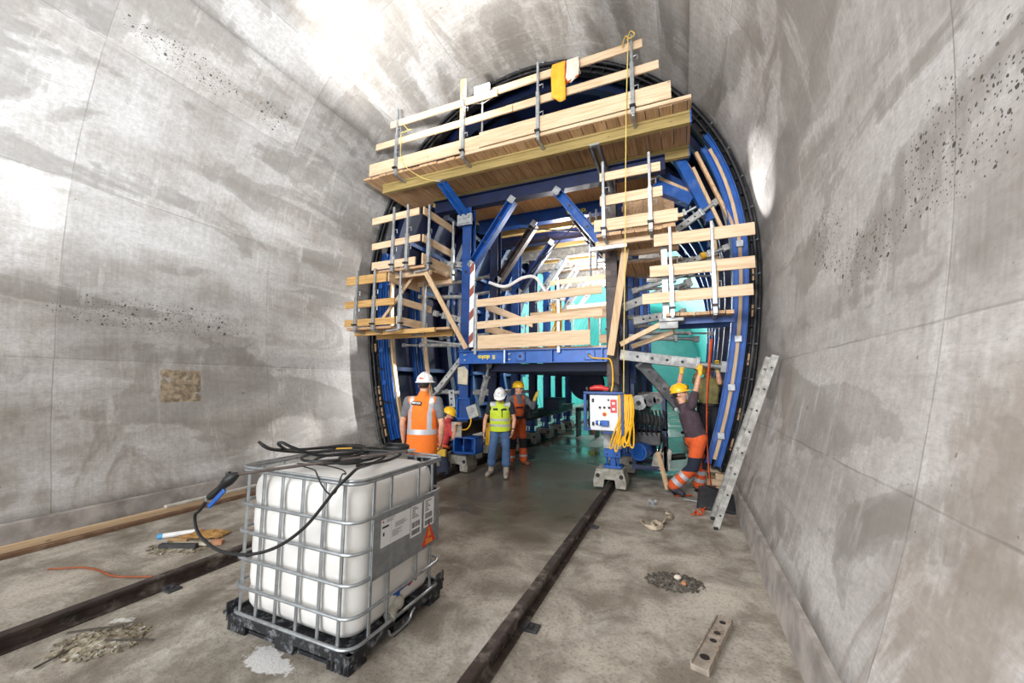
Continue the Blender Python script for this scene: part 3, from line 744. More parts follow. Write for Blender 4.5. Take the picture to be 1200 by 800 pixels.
# ================================================================== arched formwork shell
YF, YR = 7.3, 16.8
OFF = .09
def archband(mb, s0, s1, o0, o1, y0, y1, n=40, side=-1):
    """closed box section following the lining between arc lengths s0..s1 (from the side's floor), offsets o0..o1 inward"""
    P = []
    for i in range(n+1):
        s = s0 + (s1-s0)*i/n
        x0, z0 = prof(s, o0, side); x1, z1 = prof(s, o1, side)
        P += [(x0, y0, z0), (x1, y0, z1), (x1, y1, z1), (x0, y1, z0)]
    fs = [(4*i+j, 4*i+(j+1) % 4, 4*i+4+(j+1) % 4, 4*i+4+j) for i in range(n) for j in range(4)]
    fs += [(0,1,2,3), (4*n+3,4*n+2,4*n+1,4*n)]
    return mb._add(P, fs)
SA, SZ = .32, 2*STOT-.32
shell = thing('formwork_shell', 'blue steel arched tunnel formwork with a black front edge, filling the tunnel', 'formwork', (CX, YF, 0))
P = [[(*prof(SA+(SZ-SA)*i/90, OFF)[:1], YF+.02+(YR-YF)*j/12, prof(SA+(SZ-SA)*i/90, OFF)[1]) for i in range(91)] for j in range(13)]
MB().grid(P).build('skin', M_navy, shell, smooth=True, solid=.02)
for o0, o1, y0, y1, m, nm in ((.04,.07,YF-.05,YF+.06,M_black,'edge_lip'),(.07,.30,YF+.02,YF+.04,M_black,'end_plate'),(.28,.32,YF-.06,YF+.1,M_black,'inner_flange')):
    archband(MB(), SA, SZ, o0, o1, y0, y1, 110).build(nm, m, shell)
for o_, y_, r_ in ((.10,YF-.07,.035),(.19,YF-.055,.028)):
    MB().tube([(*prof(s, o_)[:1], y_, prof(s, o_)[1]) for s in [SA+(SZ-SA)*i/110 for i in range(111)]], r_, 8).build('edge_tube', M_black, shell, smooth=True)
nst = 74
for i in range(nst):
    s = SA + (SZ-SA)*(i+.5)/nst
    a = prof(s, .06); b = prof(s, .31); t = V((b[0]-a[0], 0, b[1]-a[1]))
    MB().beam((a[0], YF-.03, a[1]), (b[0], YF-.03, b[1]), .10, .014, up=V((0,1,0)).cross(t)).build('stiffener', M_black, shell)
    if i % 2 == 0:
        MB().cone((a[0], YF-.12, a[1]), (a[0]*.7+b[0]*.3, YF-.02, a[1]*.7+b[1]*.3), .014, n=6).build('edge_bolt', M_galv, shell)
# timber packing in the lowest cells of the left edge, and a few higher up on the right
for side, cells in ((-1, (.55,.80,1.05,1.31,1.57,2.6,3.1)), (1, (.8,1.3,2.2,3.0,3.6))):
    for s in cells:
        a = prof(s, .09, side); b = prof(s, .27, side); MB().beam((a[0], YF-.005, a[1]), (b[0], YF-.005, b[1]), .05, .19, up=V((0,0,1))).build('timber_packing', M_deck, shell)
# ribs
for k, y in enumerate([7.62, 8.9, 10.2, 11.5, 12.8, 14.1, 15.4]):
    m_ = MB(); archband(m_, SA, SZ, .12, .38, y, y+.035, 80); archband(m_, SA, SZ, .12, .38, y+.11, y+.145, 80); archband(m_, SA, SZ, .37, .40, y-.03, y+.175, 80)
    m_.build('arch_rib', M_navy if k < 3 else M_blue, shell)
for s in (1.0, 2.1, 3.2, 4.4, 5.6, 6.8, 8.0, 9.2):
    for side in (-1, 1):
        x, z = prof(s, .2, side); x2, z2 = prof(s, .4, side)
        MB().ibeam((x, YF+.1, z), (x, YR, z), .10, .16, .012, up=V((x2-x, 0, z2-z))).build('waler', M_blue, shell)
# bright blue upright channels standing just inside the front edge
def upright(s0, s1, o, y, side, m, w_=.085, d=.10, name='upright_channel'):
    mb = MB(); archband(mb, s0, s1, o, o+.012, y, y+d, 24, side); archband(mb, s0, s1, o+w_-.012, o+w_, y, y+d, 24, side); archband(mb, s0, s1, o, o+w_, y+d*.5, y+d*.5+.012, 24, side)
    mb.build(name, m, shell)
for side, lst in ((-1, ((.35,5.0,.36,7.24),(.35,5.0,.50,7.26),(.4,4.6,.80,7.9),(.4,4.6,.94,7.95),(.4,4.4,1.15,9.15),(.4,4.4,1.3,9.2))), (1, ((.4,6.3,.22,7.12),(.4,6.1,.36,7.12)))):
    for s0, s1, o, y in lst: upright(s0, s1, o, y, side, M_blue2 if y < 7.5 else M_blue)
for side, lst in ((-1, ((.5,4.8,.66,7.3),(.5,4.6,1.08,8.0),(.5,4.4,1.45,9.2))), (1, ((.5,6.0,.308,7.13),(3.4,7.2,.62,7.5)))):
    for s0, s1, o, y in lst:
        mb = MB(); archband(mb, s0, s1, o, o+.05, y, y+.09, 24, side); mb.build('timber_strip', M_wz, shell)
for side in (-1, 1):
    for s in (.9, 1.7, 2.5, 3.3, 4.1):
        x, z = prof(s, .46 if side < 0 else .335, side)
        MB().box((x, 7.215 if side < 0 else 7.10, z), (.10,.03,.10)).build('channel_clamp', M_galv if side > 0 else M_blue2, shell, bevel=.004)
        x2, z2 = prof(s+.4, .30, side); MB().cone((x, 7.2, z+.3), (x2, 7.22, z2), .018, n=8).build('tie_bar', M_black, shell)

# ================================================================== gantry
XPL, XPR = -4.03, -1.09
gan = thing('formwork_gantry', 'blue portal gantry on crane rails carrying the arched formwork', 'gantry', (-2.52, 7.0, 0))
FY = [7.0, 8.3, 9.6, 10.9, 12.2, 13.5, 14.8]
ZB0, ZB1 = 5.42, 5.70
def Hsec(p0, p1, w_, h_, t=.016, up=V((0,1,0))): return MB().ibeam(p0, p1, w_, h_, t, up)
for k, y in enumerate(FY):
    for x in (XPL, XPR):
        m = M_rust if (k == 0 and x == XPR) else (M_blue if k == 0 else M_navy if k % 2 else M_blue)
        zt = ZB0 - .012
        p = Hsec((x, y, .98), (x, y, zt), .20, .20).build('post', m, gan)
        for z in (1.9, 2.7, 3.45, 4.3):
            MB().box((x, y, z), (.235, .225, .026)).build('joint_plate', m, gan, bevel=.003)
        if k < 4: MB().cone((x, y-.112, 4.02), (x, y-.105, 4.02), .03, n=12).build('bolt_hole', M_blackp, gan)
        # bogie
        bx = XL if x == XPL else XR; sh = MB(); W = .21
        prof_s = [(-.26,0,0),(-.10,0,0),(-.085,0,.13),(.085,0,.13),(.10,0,0),(.26,0,0),(.27,0,.10),(.22,0,.30),(-.22,0,.30),(-.27,0,.10)]
        sh.prism([(bx+a, y-.24, c+.045) for a, b, c in prof_s], (0,.40,0)); sh.build('wheel_shoe', M_cast, gan, bevel=.012)
        for sx in (-.19, .19): MB().cone((bx+sx, y-.244, .235), (bx+sx, y-.236, .235), .035, n=14).build('lug_hole', M_blackp, gan)
        MB().cone((bx-.06, y-.02, .205), (bx+.06, y-.02, .205), .087, n=20).build('wheel', M_dgrey, gan)
        bx = (bx+x)/2; jk = MB(); jk.box((bx, y-.02, .365), (.30,.26,.04)).box((bx, y-.02, .46), (.09,.09,.17)); 
        for sx in (-1, 1): jk.cone((bx+sx*.09, y-.08, .36), (bx+sx*.09, y-.08, .56), .022, n=8)
        jk.box((bx, y-.02, .62), (.28,.24,.20)); jk.build('jack', M_blue2, gan, bevel=.006)
        for sx in (-.08,.08):
            for sz in (.57,.67): MB().cone((bx+sx, y-.145, sz), (bx+sx, y-.138, sz), .016, n=8).build('bolt_hole', M_blackp, gan)
    # cross beam, knee braces; deep braces paler, lamp glare put into their colour
    mm = M_navy if k in (0, 2) else M_blue if k == 1 else M_grey
    Hsec((-4.9 if k == 0 else -4.5, y, (ZB0+ZB1)/2), (-.15 if k == 0 else -.5, y, (ZB0+ZB1)/2), .18, ZB1-ZB0, .016, up=V((0,0,1))).build('cross_beam', mm, gan)
    for sx, x in ((1, XPL), (-1, XPR)):
        a = V((x+sx*.10, y, 4.18)); b = V((x+sx*1.0, y, ZB0-.01))
        n_ = V((0,1,0)); br = MB(); br.channel(a, b, .15, .17, .014, up=n_.cross(b-a), flip=1); br.build('knee_brace', (M_blue2, M_rust, M_navy, M_galv, M_grey, M_galv, M_galv)[k], gan)
        for q in (.35,.72): 
            c = a.lerp(b, q); MB().cone(c+V((0,-.078,0)), c+V((0,-.084,0)), .026, n=10).build('bolt_hole', M_blackp, gan)
        for q, c in ((0, a), (1, b)): MB().box(c+V((0,-.09,0)), (.14,.02,.14), Matrix.Rotation(.7,3,'Y')).build('gusset', M_galv, gan, bevel=.004)
# low cross beams
def lowbeam(y, z0, z1, m, main=False):
    o = Hsec((XPL-.09, y, (z0+z1)/2), (XPR-.08, y, (z0+z1)/2), .16, z1-z0, .016, up=V((0,0,1))).build('low_beam', m, gan)
    if main:
        for x in (-3.06, -2.15, -1.25): MB().box((x, y-.045, (z0+z1)/2), (.016,.07,z1-z0-.03)).build('web_stiffener', M_blue2, gan)
        MB().box((-3.085, y-.082, (z0+z1)/2), (.022,.012,z1-z0)).build('splice_strip', M_white, gan)
        for x in (-2.78, -1.48):
            MB().box((x, y-.03, (z0+z1)/2), (.19,.03,.17)).build('bolt_plate', M_blue2, gan, bevel=.004)
            MB().cone((x, y-.05, (z0+z1)/2), (x, y-.043, (z0+z1)/2), .03, n=14).build('bolt_hole', M_blackp, gan)
            for a in (-.07,.07):
                for b in (-.055,.055): MB().cone((x+a, y-.047, (z0+z1)/2+b), (x+a, y-.055, (z0+z1)/2+b), .01, n=6).build('bolt', M_dgrey, gan)
        for x in (-3.97, -3.0): 
            for b in (-.05,.05): MB().box((x, y-.03, (z0+z1)/2+b), (.05,.03,.02)).build('bolt', M_galv, gan)
    return o
YD = 6.86
lb = lowbeam(YD, 2.12, 2.37, M_blue2, True)
M_let = mat('yellow beam lettering', 'd9c53a', .5, var=.15)
text_mesh('beam_lettering', 'doka', .115, basis((-3.56, YD-.010, 2.245), (-1,0,0), (0,0,-1)), M_let, gan, .002, bold=.004, xs=1.15)
mk = MB()
for i in range(3): mk.box((-3.345, YD-.010, 2.215+i*.028), (.06,.004,.018))
mk.build('beam_emblem', M_let, gan)
text_mesh('beam_lettering', 'doka', .15, basis((-2.05, 8.3-.012, 5.56), (-1,0,0), (0,0,-1)), M_let, gan, .002, bold=.004, xs=1.5)
text_mesh('beam_lettering', 'doka', .15, basis((-1.55, 9.6-.012, 5.56), (-1,0,0), (0,0,-1)), M_let, gan, .002, bold=.004, xs=1.5)
for y in (7.35, 7.75, 8.5, 9.3, 10.1, 10.9, 12.2, 13.5): lowbeam(y, 1.98, 2.13, M_navy)
# passage deck and upper deck planks
dk = MB()
x = XPL+.12
while x < XPR-.24: dk.b2(x, x+.19, 6.98, 15.0, 2.375, 2.42); x += .195
dk.build('passage_deck', M_wy, gan, merge=False)
ud = MB(); x = -4.6
while x < -.4: ud.b2(x, x+.19, 7.15, 15.2, ZB1+.01, ZB1+.05); x += .195
ud.build('upper_deck', wood('pale upper deck planks','d0a878','a87c50','Y',.45), gan, merge=False)
for y in (8.9, 10.2, 11.5): MB().b2(-4.4,-.6,y,y+.08,ZB1-.19,ZB1).build('deck_girder', M_glulam, gan)
# lengthwise sill beams and their cut ends
for x in (XPL, XPR):
    y0 = 6.60 if x == XPL else 6.9
    Hsec((x+(.05 if x == XPL else 0), y0, .86), (x+(.05 if x == XPL else 0), 15.2, .86), .22, .26, .018, up=V((0,0,1))).build('sill_beam', M_rust, gan)
MB().b2(XPL-.06, XPL+.16, 6.57, 6.60, .72, 1.0).build('sill_end_plate', M_cast, gan, bevel=.004)
# equipment fixed to the front left post
MB().b2(XPL+.115, XPL+.21, 6.87, 6.89, 2.45, 4.15).build('barrier_board', M_white, gan)
for z in (2.5, 2.98, 3.46, 3.94): MB().prism([(XPL+.114,6.865,z),(XPL+.211,6.865,z+.1),(XPL+.211,6.865,z+.27),(XPL+.114,6.865,z+.17)], (0,.004,0)).build('barrier_stripe', mat('brown red stripe','8a4a3c',.6) if z == 2.5 else bpy.data.materials['brown red stripe'], gan)
bb = MB(); bb.b2(XPL-.14,XPL+.16,6.86,7.12,1.02,1.05).b2(XPL-.14,XPL+.16,6.86,7.12,1.42,1.45).b2(XPL-.14,XPL-.11,6.86,7.12,1.02,1.45).b2(XPL+.13,XPL+.16,6.86,7.12,1.02,1.45).b2(XPL-.14,XPL+.16,7.0,7.02,1.02,1.45)
bb.build('jack_housing', M_blue2, gan, bevel=.004)
b2_ = MB(); b2_.b2(XPL-.02,XPL+.46,6.58,6.90,.42,.45).b2(XPL-.02,XPL+.46,6.58,6.90,.70,.725).b2(XPL-.02,XPL+.01,6.58,6.9,.42,.72).b2(XPL+.43,XPL+.46,6.58,6.9,.42,.72).b2(XPL+.2,XPL+.22,6.58,6.9,.42,.72).b2(XPL-.02,XPL+.46,6.86,6.9,.42,.72)
b2_.build('drive_housing', M_blue2, gan, bevel=.004)
jb = MB().box((XPL+.33, 6.72, 1.2), (.22,.10,.24), Matrix.Rotation(-.35,3,'Y')); jb.build('junction_box', M_grey, gan, bevel=.008)
MB().tube(spline([(XPL+.3,6.68,1.08),(XPL+.34,6.6,.98),(XPL+.28,6.58,.88),(XPL+.16,6.6,.86)],6), .012, 8).build('yellow_lead', M_yellow, gan, smooth=True)
cl_ = MB().box((XPL+.52, 7.12, .70), (.17,.16,.34)).box((XPL+.52,7.07,.91), (.12,.05,.10)).cone((XPL+.52,7.12,.05),(XPL+.52,7.12,.55), .03, n=10)
cl_.build('yellow_jack', M_yellow, gan, bevel=.008)
fp = MB(); fp.prism([(XPL-.10,6.855,1.72),(XPL+.12,6.855,1.70),(XPL+.13,6.855,1.98),(XPL+.05,6.855,2.07),(XPL-.11,6.855,2.05)], (0,-.025,0)); fp.build('cement_crust', mat('pale cement crust','b9b09a',.9,bump=.6), gan, bevel=.01)
MB().box((XPL-.28,6.92,1.42),(.13,.03,.36),Matrix.Rotation(-.12,3,'Y')).build('slotted_plate', M_galv, gan, bevel=.008)
for z in (1.3,1.42,1.54): MB().cone((XPL-.28,6.904,z),(XPL-.28,6.9,z),.022,n=10).build('bolt_hole', M_blackp, gan)
MB().box((XPL-.02,6.84,5.12),(.34,.05,.24)).build('head_plate', M_galv, gan, bevel=.006)
MB().box((XPL-.02,6.82,5.05),(.26,.05,.04)).box((XPL-.02,6.82,5.16),(.26,.05,.04)).build('head_clamp', M_galv, gan, bevel=.004)
# lower equipment of the front right post
MB().box((XPR-.02,6.86,.84),(.30,.05,.34)).build('front_plate', M_grey, gan, bevel=.006)
for sx in (-.05,.03): MB().cone((XPR+sx,6.825,.68),(XPR+sx,6.825,.96),.012,n=8).build('guide_rod', M_galv, gan)
ho = MB().ell((XPR+.02,6.84,1.64),(.12,.10,.13),n=14); ho.build('siren', M_dgrey, gan, smooth=True)
# platform guardrail across the passage
for (xa, xb, za, zb, h_) in ((-3.68,-1.22,3.30,3.38,.15),(-3.66,-1.22,2.86,2.97,.14),(-3.64,-1.44,2.53,2.55,.26)):
    MB().beam((xa, 6.74, za), (xb, 6.74, zb), .03, h_).build('guard_board', M_wx, gan)
for x, z1 in ((-3.72,3.5),(-2.02,3.6)): MB().b2(x-.025,x+.025,6.77,6.81,2.3,z1).build('guard_post', M_galv, gan)
for z in (3.28,2.84): MB().beam((-3.58,6.95,z),(-3.58,9.6,z),.03,.15).build('guard_board', M_wy, gan)
for y in (7.4,9.2): MB().b2(-3.63,-3.6,y,y+.04,2.4,3.5).build('guard_post', M_galv, gan)
MB().beam((-1.55,7.6,3.08),(-1.18,7.6,3.12),.03,.16).build('guard_board', M_wx, gan); MB().beam((-1.45,7.6,2.6),(-1.18,7.6,2.62),.03,.16).build('guard_board', M_wx, gan)
rf = MB(); rf.beam((-1.75,8.1,2.45),(-1.75,8.1,3.15),.03,.03).beam((-1.2,8.1,2.45),(-1.2,8.1,3.2),.03,.03).beam((-1.75,8.1,3.15),(-1.2,8.1,3.2),.03,.03); rf.build('red_frame', M_redp, gan)
# steel cross bracing rods under the roof
for a, b in (((-3.4,8.2,5.35),(-1.4,8.1,4.9)),((-3.0,8.0,4.2),(-1.75,8.0,5.4))): MB().tube([a, b], .014, 6).build('bracing_rod', M_dgrey, gan)
for x, z0, z1, y in ((-1.55,4.1,5.4,8.0),(-1.7,4.0,5.4,8.1),(-1.3,4.1,5.3,7.9)): MB().cone((x,y,z0),(x,y,z1),.022,n=8).build('hanger_rod', M_galv, gan)

# ---- support struts between gantry and shell
def strut(a, b, r, label, m=None, square=True, screw=.3, name='support_strut', grp='support struts between gantry and shell'):
    a, b = V(a), V(b); m = m or M_grey; t = thing(name, label, 'strut', a.lerp(b, .5), grp); L_ = (b-a).length; q = 1-screw
    body = MB(); c = a.lerp(b, q)
    if square: body.beam(a, c, r*1.7, r*2)
    else: body.cone(a, c, r, n=12)
    body.build('tube', m, t, bevel=.006 if square else 0, smooth=not square)
    MB().cone(c, b, r*.55, n=10).build('screw', M_galv, t, smooth=True)
    d, sd, u = frame(b-a); R_ = Matrix((d, sd, u)).transposed()
    MB().box(c, (.05, r*2.5, r*2.5), R_).build('collar', M_galv, t, bevel=.006)
    for e in (a, b): MB().box(e, (.10, r*1.5, r*2.1), R_).build('end_lug', M_grey, t, bevel=.008)
    if square:
        for k in range(4):
            e = a.lerp(c, .2+.2*k); MB().cone(e - sd*(r*.87) , e - sd*(r*.85+.004), r*.3, n=8).build('pin_hole', M_blackp, t)
            MB().cone(e + sd*(r*.87) , e + sd*(r*.85+.004), r*.3, n=8).build('pin_hole', M_blackp, t)
    return t
strut((-.93,7.0,2.24),(.62,7.2,2.03),.085,'thick grey telescopic strut held up by two workers beside the right post', screw=.25)
strut((-.86,7.05,3.10),(.15,7.35,3.50),.07,'grey telescopic strut rising behind the lower right platform boards')
strut((-.72,7.2,2.86),(.05,7.45,3.0),.065,'grey telescopic strut just above the lower right platform deck')
strut((-.15,7.15,4.30),(.62,7.3,4.85),.055,'grey screw strut with a large end lug at the upper right, behind the platform boards')
strut((-.1,7.25,3.75),(.75,7.35,4.05),.05,'grey screw strut with a yellow nut between the two boards of the lower right platform')
strut((-4.08,6.95,2.26),(-4.85,7.0,1.42),.055,'grey strut slanting down to the left behind the man in the orange vest', screw=.2)
strut((-4.10,7.1,3.02),(-4.95,7.2,3.26),.06,'grey perforated strut above the lower left platform')
strut((-4.10,7.1,4.22),(-5.1,7.25,4.42),.06,'grey perforated strut behind the boards of the upper left platform')
strut((-3.9,7.4,1.35),(-3.62,7.2,2.1),.05,'short grey strut slanting up to the lettered low beam beside the left post')
strut((-.66,7.35,2.10),(.02,7.45,1.28),.10,'dark folded leg slanting down to the right behind the leaning man', m=M_dgrey, screw=.12)
MB_y = MB().cone((.36,7.22,3.905),(.43,7.22,3.93),.06,n=12).build('strut_nut', M_yellow, None); tag(MB_y, 'yellow nut on the grey screw strut of the lower right platform', 'nut')
for k, y in enumerate(FY[1:4]):
    for z in (1.5, 3.1, 4.3):
        s_ = arc_at(z-.1)
        xl, zl = prof(s_, .5, -1); xr, zr = prof(s_, .5, 1)
        strut((XPL-.14,y,z),(xl,y+.1,zl),.045,'grey strut deep inside the formwork, between the posts and the left side', square=False, grp='inner struts on the left')
        strut((XPR+.14,y,z),(xr,y+.1,zr),.045,'grey strut deep inside the formwork, between the posts and the right side', square=False, grp='inner struts on the right')

# ================================================================== work platforms
def guard_post(t, x, y, z0, z1, side='y', sgn=-1, zs=None):
    """round-edged post with an outer sleeve and a hook that reaches under the deck"""
    zs = zs or z0+(z1-z0)*.55; o = (0, sgn) if side == 'y' else (sgn, 0)
    m_ = MB().b2(x-.02,x+.02,y-.02,y+.02,z0+.02,z1); m_.b2(x-.030,x+.030,y-.030,y+.030,z0,zs)
    hx, hy = -o[0], -o[1]
    m_.beam((x, y, z0), (x+hx*.30, y+hy*.30, z0-.02), .05, .035)
    p = m_.build('guard_post', M_galv, t, bevel=.004)
    w_ = MB().box((x+o[0]*.035, y+o[1]*.035, z0+.12), (.09,.06,.03)); w_.build('clamp_wedge', M_black, t)
    for z in (zs+.1, z0+.45): MB().tube([(x,y,z),(x+.0+hy*.0-o[1]*.03,y-.03*0+o[0]*.03,z+.01),(x-o[1]*.09,y+o[0]*.09,z+.02),(x-o[1]*.09,y+o[0]*.09,z-.06)],.008,6).build('board_hook', M_galv, t)
def boardx(t, x0, x1, y, z0, z1, th=.03, nm='guard_board', m=None, tilt=0.0):
    MB().beam((x0,y,(z0+z1)/2),(x1,y,(z0+z1)/2+tilt),th,z1-z0).build(nm, m or M_wx, t, bevel=.002)
def boardy(t, x, y0, y1, z0, z1, th=.03, nm='guard_board'):
    MB().beam((x,y0,(z0+z1)/2),(x,y1,(z0+z1)/2),th,z1-z0).build(nm, M_wy, t, bevel=.002)
def deck(t, x0, x1, y0, y1, z, along='y', w_=.2, th=.045, jit=.05):
    d = MB(); rnd = random.Random(int(abs(x0)*100+z*10))
    if along == 'y':
        x = x0
        while x < x1-.02: d.b2(x+.003, min(x+w_-.009, x1), y0+rnd.uniform(-jit,jit)*.5, y1, z-th-rnd.uniform(0,.008), z); x += w_
    else:
        y = y0
        while y < y1-.02: d.b2(x0+rnd.uniform(-jit,jit)*.5, x1+rnd.uniform(-jit,jit)*.5, y, min(y+w_-.005, y1), z-th, z); y += w_
    d.build('deck', M_deck, t, merge=False)
# --- top platform across the crown
tp = thing('work_platform', 'long timber platform with handrails across the top of the formwork', 'platform', (-2.87, 6.6, 5.95), 'timber work platforms')
deck(tp, -5.99, .26, 5.98, 7.45, 5.975)
for y in (6.26, 7.22):
    g_ = MB(); g_.b2(-5.72 if y < 7 else -5.1, .26, y-.04, y+.04, 5.725, 5.765).b2(-5.72 if y < 7 else -5.1, .26, y-.04, y+.04, 5.885, 5.925).b2(-5.72 if y < 7 else -5.1, .25, y-.025, y+.025, 5.765, 5.885)
    go = g_.build('girder', M_glulam, tp, bevel=.003)
    MB().b2(.245,.265,y-.045,y+.045,5.72,5.93).build('girder_cap', M_blue2, tp)
yf = 5.955
boardx(tp, -5.83, -3.25, yf, 5.985, 6.24, nm='toe_board'); boardx(tp, -3.25, -.01, yf-.004, 6.0, 6.28, nm='toe_board')
boardx(tp, -3.6, .26, yf+.02, 5.93, 5.985, .05, 'edge_board')
boardx(tp, -5.68, -2.6, yf, 6.52, 6.65); boardx(tp, -2.75, -.17, yf+.03, 6.54, 6.68, tilt=.02)
boardx(tp, -5.32, -2.9, yf, 6.92, 7.05); boardx(tp, -3.0, -.40, yf+.03, 6.97, 7.11, tilt=.03)
for x in (-5.12, -3.58, -2.11, -.56): guard_post(tp, x, yf-.04, 5.87, 7.26, 'y', -1, 6.72)
MB().b2(-3.71,-3.60,6.0,6.03,6.0,7.52).build('upright_board', M_wz, tp, bevel=.002)
for a, b, h_ in (((-3.3,6.45,6.5),(-2.25,6.5,6.62),.12),((-3.0,6.3,6.25),(-2.1,6.3,6.38),.12)): MB().beam(a,b,.035,h_).build('spare_board', M_wx, tp, bevel=.002)
for x, xb in ((-4.30,-4.0),(-1.22,-1.06)):
    for dx in (-.06,.06): MB().channel((x+dx,6.30,5.74),(xb+dx,6.98,5.12),.04,.10,.008).build('bracket_strut', M_blue2 if x < -2 else M_dgrey, tp)
    MB().box((x,6.26,5.72),(.16,.10,.03)).build('bracket_clip', M_galv, tp)
# --- left upper platform
lu = thing('work_platform', 'small corner platform with pale boards at the upper left of the gantry', 'platform', (-5.1, 6.6, 3.95), 'timber work platforms')
deck(lu, -5.68, -4.45, 6.02, 7.15, 3.97, 'x')
boardx(lu, -5.72, -4.56, 5.99, 4.93, 5.07, tilt=.04); boardx(lu, -5.70, -4.52, 5.99, 4.40, 4.53, tilt=.04); boardx(lu, -5.68, -4.62, 5.99, 3.98, 4.14, nm='toe_board')
boardy(lu, -4.47, 6.0, 7.12, 4.97, 5.12); boardy(lu, -4.47, 6.0, 7.12, 4.42, 4.57); boardy(lu, -4.47, 6.0, 7.0, 3.98, 4.2)
for x in (-5.14, -4.80): guard_post(lu, x, 5.95, 3.90, 5.2, 'y', -1)
for y in (6.12, 7.0): guard_post(lu, -4.42, y, 3.90, 5.2, 'x', 1)
for y in (6.2, 6.95): MB().b2(-5.75,-4.4,y-.03,y+.03,3.82,3.92).build('ledger', M_wx, lu, bevel=.002)
# --- left lower platform
ll = thing('work_platform', 'timber platform with yellowish boards at the lower left, against the formwork edge', 'platform', (-5.7, 6.5, 2.9), 'timber work platforms')
deck(ll, -6.30, -5.15, 6.02, 7.15, 2.84, 'x'); deck(ll, -5.15, -4.2, 6.55, 7.1, 2.84, 'x')
M_wx2 = wood('yellowish spruce boards','cfa76a','a87b42','X',.3)
for xa, xb, z0, z1 in ((-6.34,-5.30,3.72,3.90),(-6.36,-5.08,3.24,3.38),(-6.34,-5.06,2.86,3.0)): boardx(ll, xa, xb, 5.99, z0, z1, m=M_wx2)
boardy(ll, -5.26, 6.0, 7.0, 3.72, 3.90); boardy(ll, -5.04, 6.1, 7.15, 3.26, 3.40); boardy(ll, -5.04, 6.02, 7.0, 2.86, 3.02)
for x in (-6.02, -5.56): guard_post(ll, x, 5.95, 2.76, 4.0, 'y', -1)
for y in (6.05, 6.85): guard_post(ll, -5.0, y, 2.76, 4.0, 'x', 1)
for y in (6.25, 6.9): MB().b2(-6.3,-4.3,y-.03,y+.03,2.70,2.79).build('ledger', M_wx2, ll, bevel=.002)
MB().cone((-4.95,6.72,2.62),(-3.95,6.95,2.50),.022,n=10).build('scaffold_tube', M_galv, ll)
MB().beam((-5.45,6.1,3.0),(-5.0,6.4,3.85),.10,.05).build('leaning_board', M_wz, ll, bevel=.002)
# --- right upper platform
ru = thing('work_platform', 'small platform with pale boards at the upper right, beside the right post', 'platform', (-.6, 6.5, 4.2), 'timber work platforms')
deck(ru, -1.20, -.02, 6.16, 7.2, 4.14, 'y'); deck(ru, -.98, .05, 7.35, 8.3, 4.0, 'y')
boardx(ru, -1.12, -.20, 6.12, 4.99, 5.13); boardx(ru, -1.12, -.18, 6.12, 4.58, 4.74); boardx(ru, -1.22, .02, 6.12, 4.16, 4.35, nm='toe_board')
for x in (-1.06, -.36): guard_post(ru, x, 6.08, 4.06, 5.3, 'y', -1)
for y in (6.4, 7.05): MB().b2(-1.25,.02,y-.04,y+.04,4.01,4.09).build('ledger', M_wx, ru, bevel=.002)
for y in (6.4, 7.05): MB().b2(-1.35,-.75,y-.03,y+.03,3.95,4.01).build('bracket', M_galv, ru)
boardx(ru, -.7, .0, 6.6, 4.36, 4.42, .15, 'spare_board'); boardx(ru, -.62, .1, 6.75, 4.44, 4.5, .15, 'spare_board')
# --- right lower platform
rl = thing('work_platform', 'platform with three pale boards at the lower right, against the formwork edge', 'platform', (.35, 6.6, 2.8), 'timber work platforms')
deck(rl, -.20, .70, 6.22, 7.15, 2.80, 'y')
boardx(rl, -.33, 1.0, 6.2, 3.83, 4.01); boardx(rl, -.40, .98, 6.2, 3.36, 3.53); boardx(rl, -.52, .94, 6.2, 2.95, 3.11, tilt=.03)
for x in (-.10, .46): guard_post(rl, x, 6.16, 2.74, 4.1, 'y', -1)
for y in (6.5, 7.05): MB().b2(-.2,.72,y-.04,y+.04,2.66,2.75).build('ledger', M_blue, rl)
MB().box((-.16,6.3,2.62),(.26,.16,.10)).box((-.12,6.3,2.70),(.34,.2,.05)).build('bracket', M_grey, rl, bevel=.006)
MB().b2(-.24,-.15,6.32,6.4,2.7,3.9).build('bracket_post', M_galv, rl, bevel=.004)
for a, b in (((-.95,6.9,2.42),(-.18,6.6,2.74)),((-.8,7.2,2.40),(-.1,6.9,2.6))): MB().beam(a,b,.05,.08).build('bearer', M_wx, rl, bevel=.002)

# ---- clutter on the right between the gantry and the shell
pn = thing('board_panel', 'brown board panel standing behind the upper right platform rails', 'panel', (-.45,7.6,4.3))
bp_ = MB(); x = -.95
while x < -.1: bp_.b2(x, x+.18, 7.58, 7.61, 4.35, 5.35); x += .185
bp_.build('boards', M_deck, pn, merge=False); MB().b2(-.98,-.06,7.62,7.66,4.6,4.7).build('batten', M_wx, pn); MB().b2(-.98,-.06,7.62,7.66,5.1,5.2).build('batten', M_wx, pn)
for k_, (a, b, w_, m, lb) in enumerate((((-.35,7.5,5.42),(.25,7.55,5.05),.20,M_blue2,'short blue steel box slanting under the top platform on the right'),((-.15,7.7,5.62),(.42,7.75,5.2),.16,M_blue,'dark blue steel box slanting behind the short blue box on the right'),((.02,7.4,5.95),(.55,7.45,4.6),.16,M_blue2,'long bright blue channel slanting down behind the upper right strut'))):
    t = thing('steel_waling', lb, 'waling', V(a).lerp(V(b), .5)); MB().channel(a, b, w_, w_, .014).build('channel', m, t)
    for q in (0, 1): 
        e = V(a).lerp(V(b), q); MB().box(e, (.03, w_+.04, w_+.04), Matrix(frame(V(b)-V(a))).transposed()).build('end_plate', m, t)
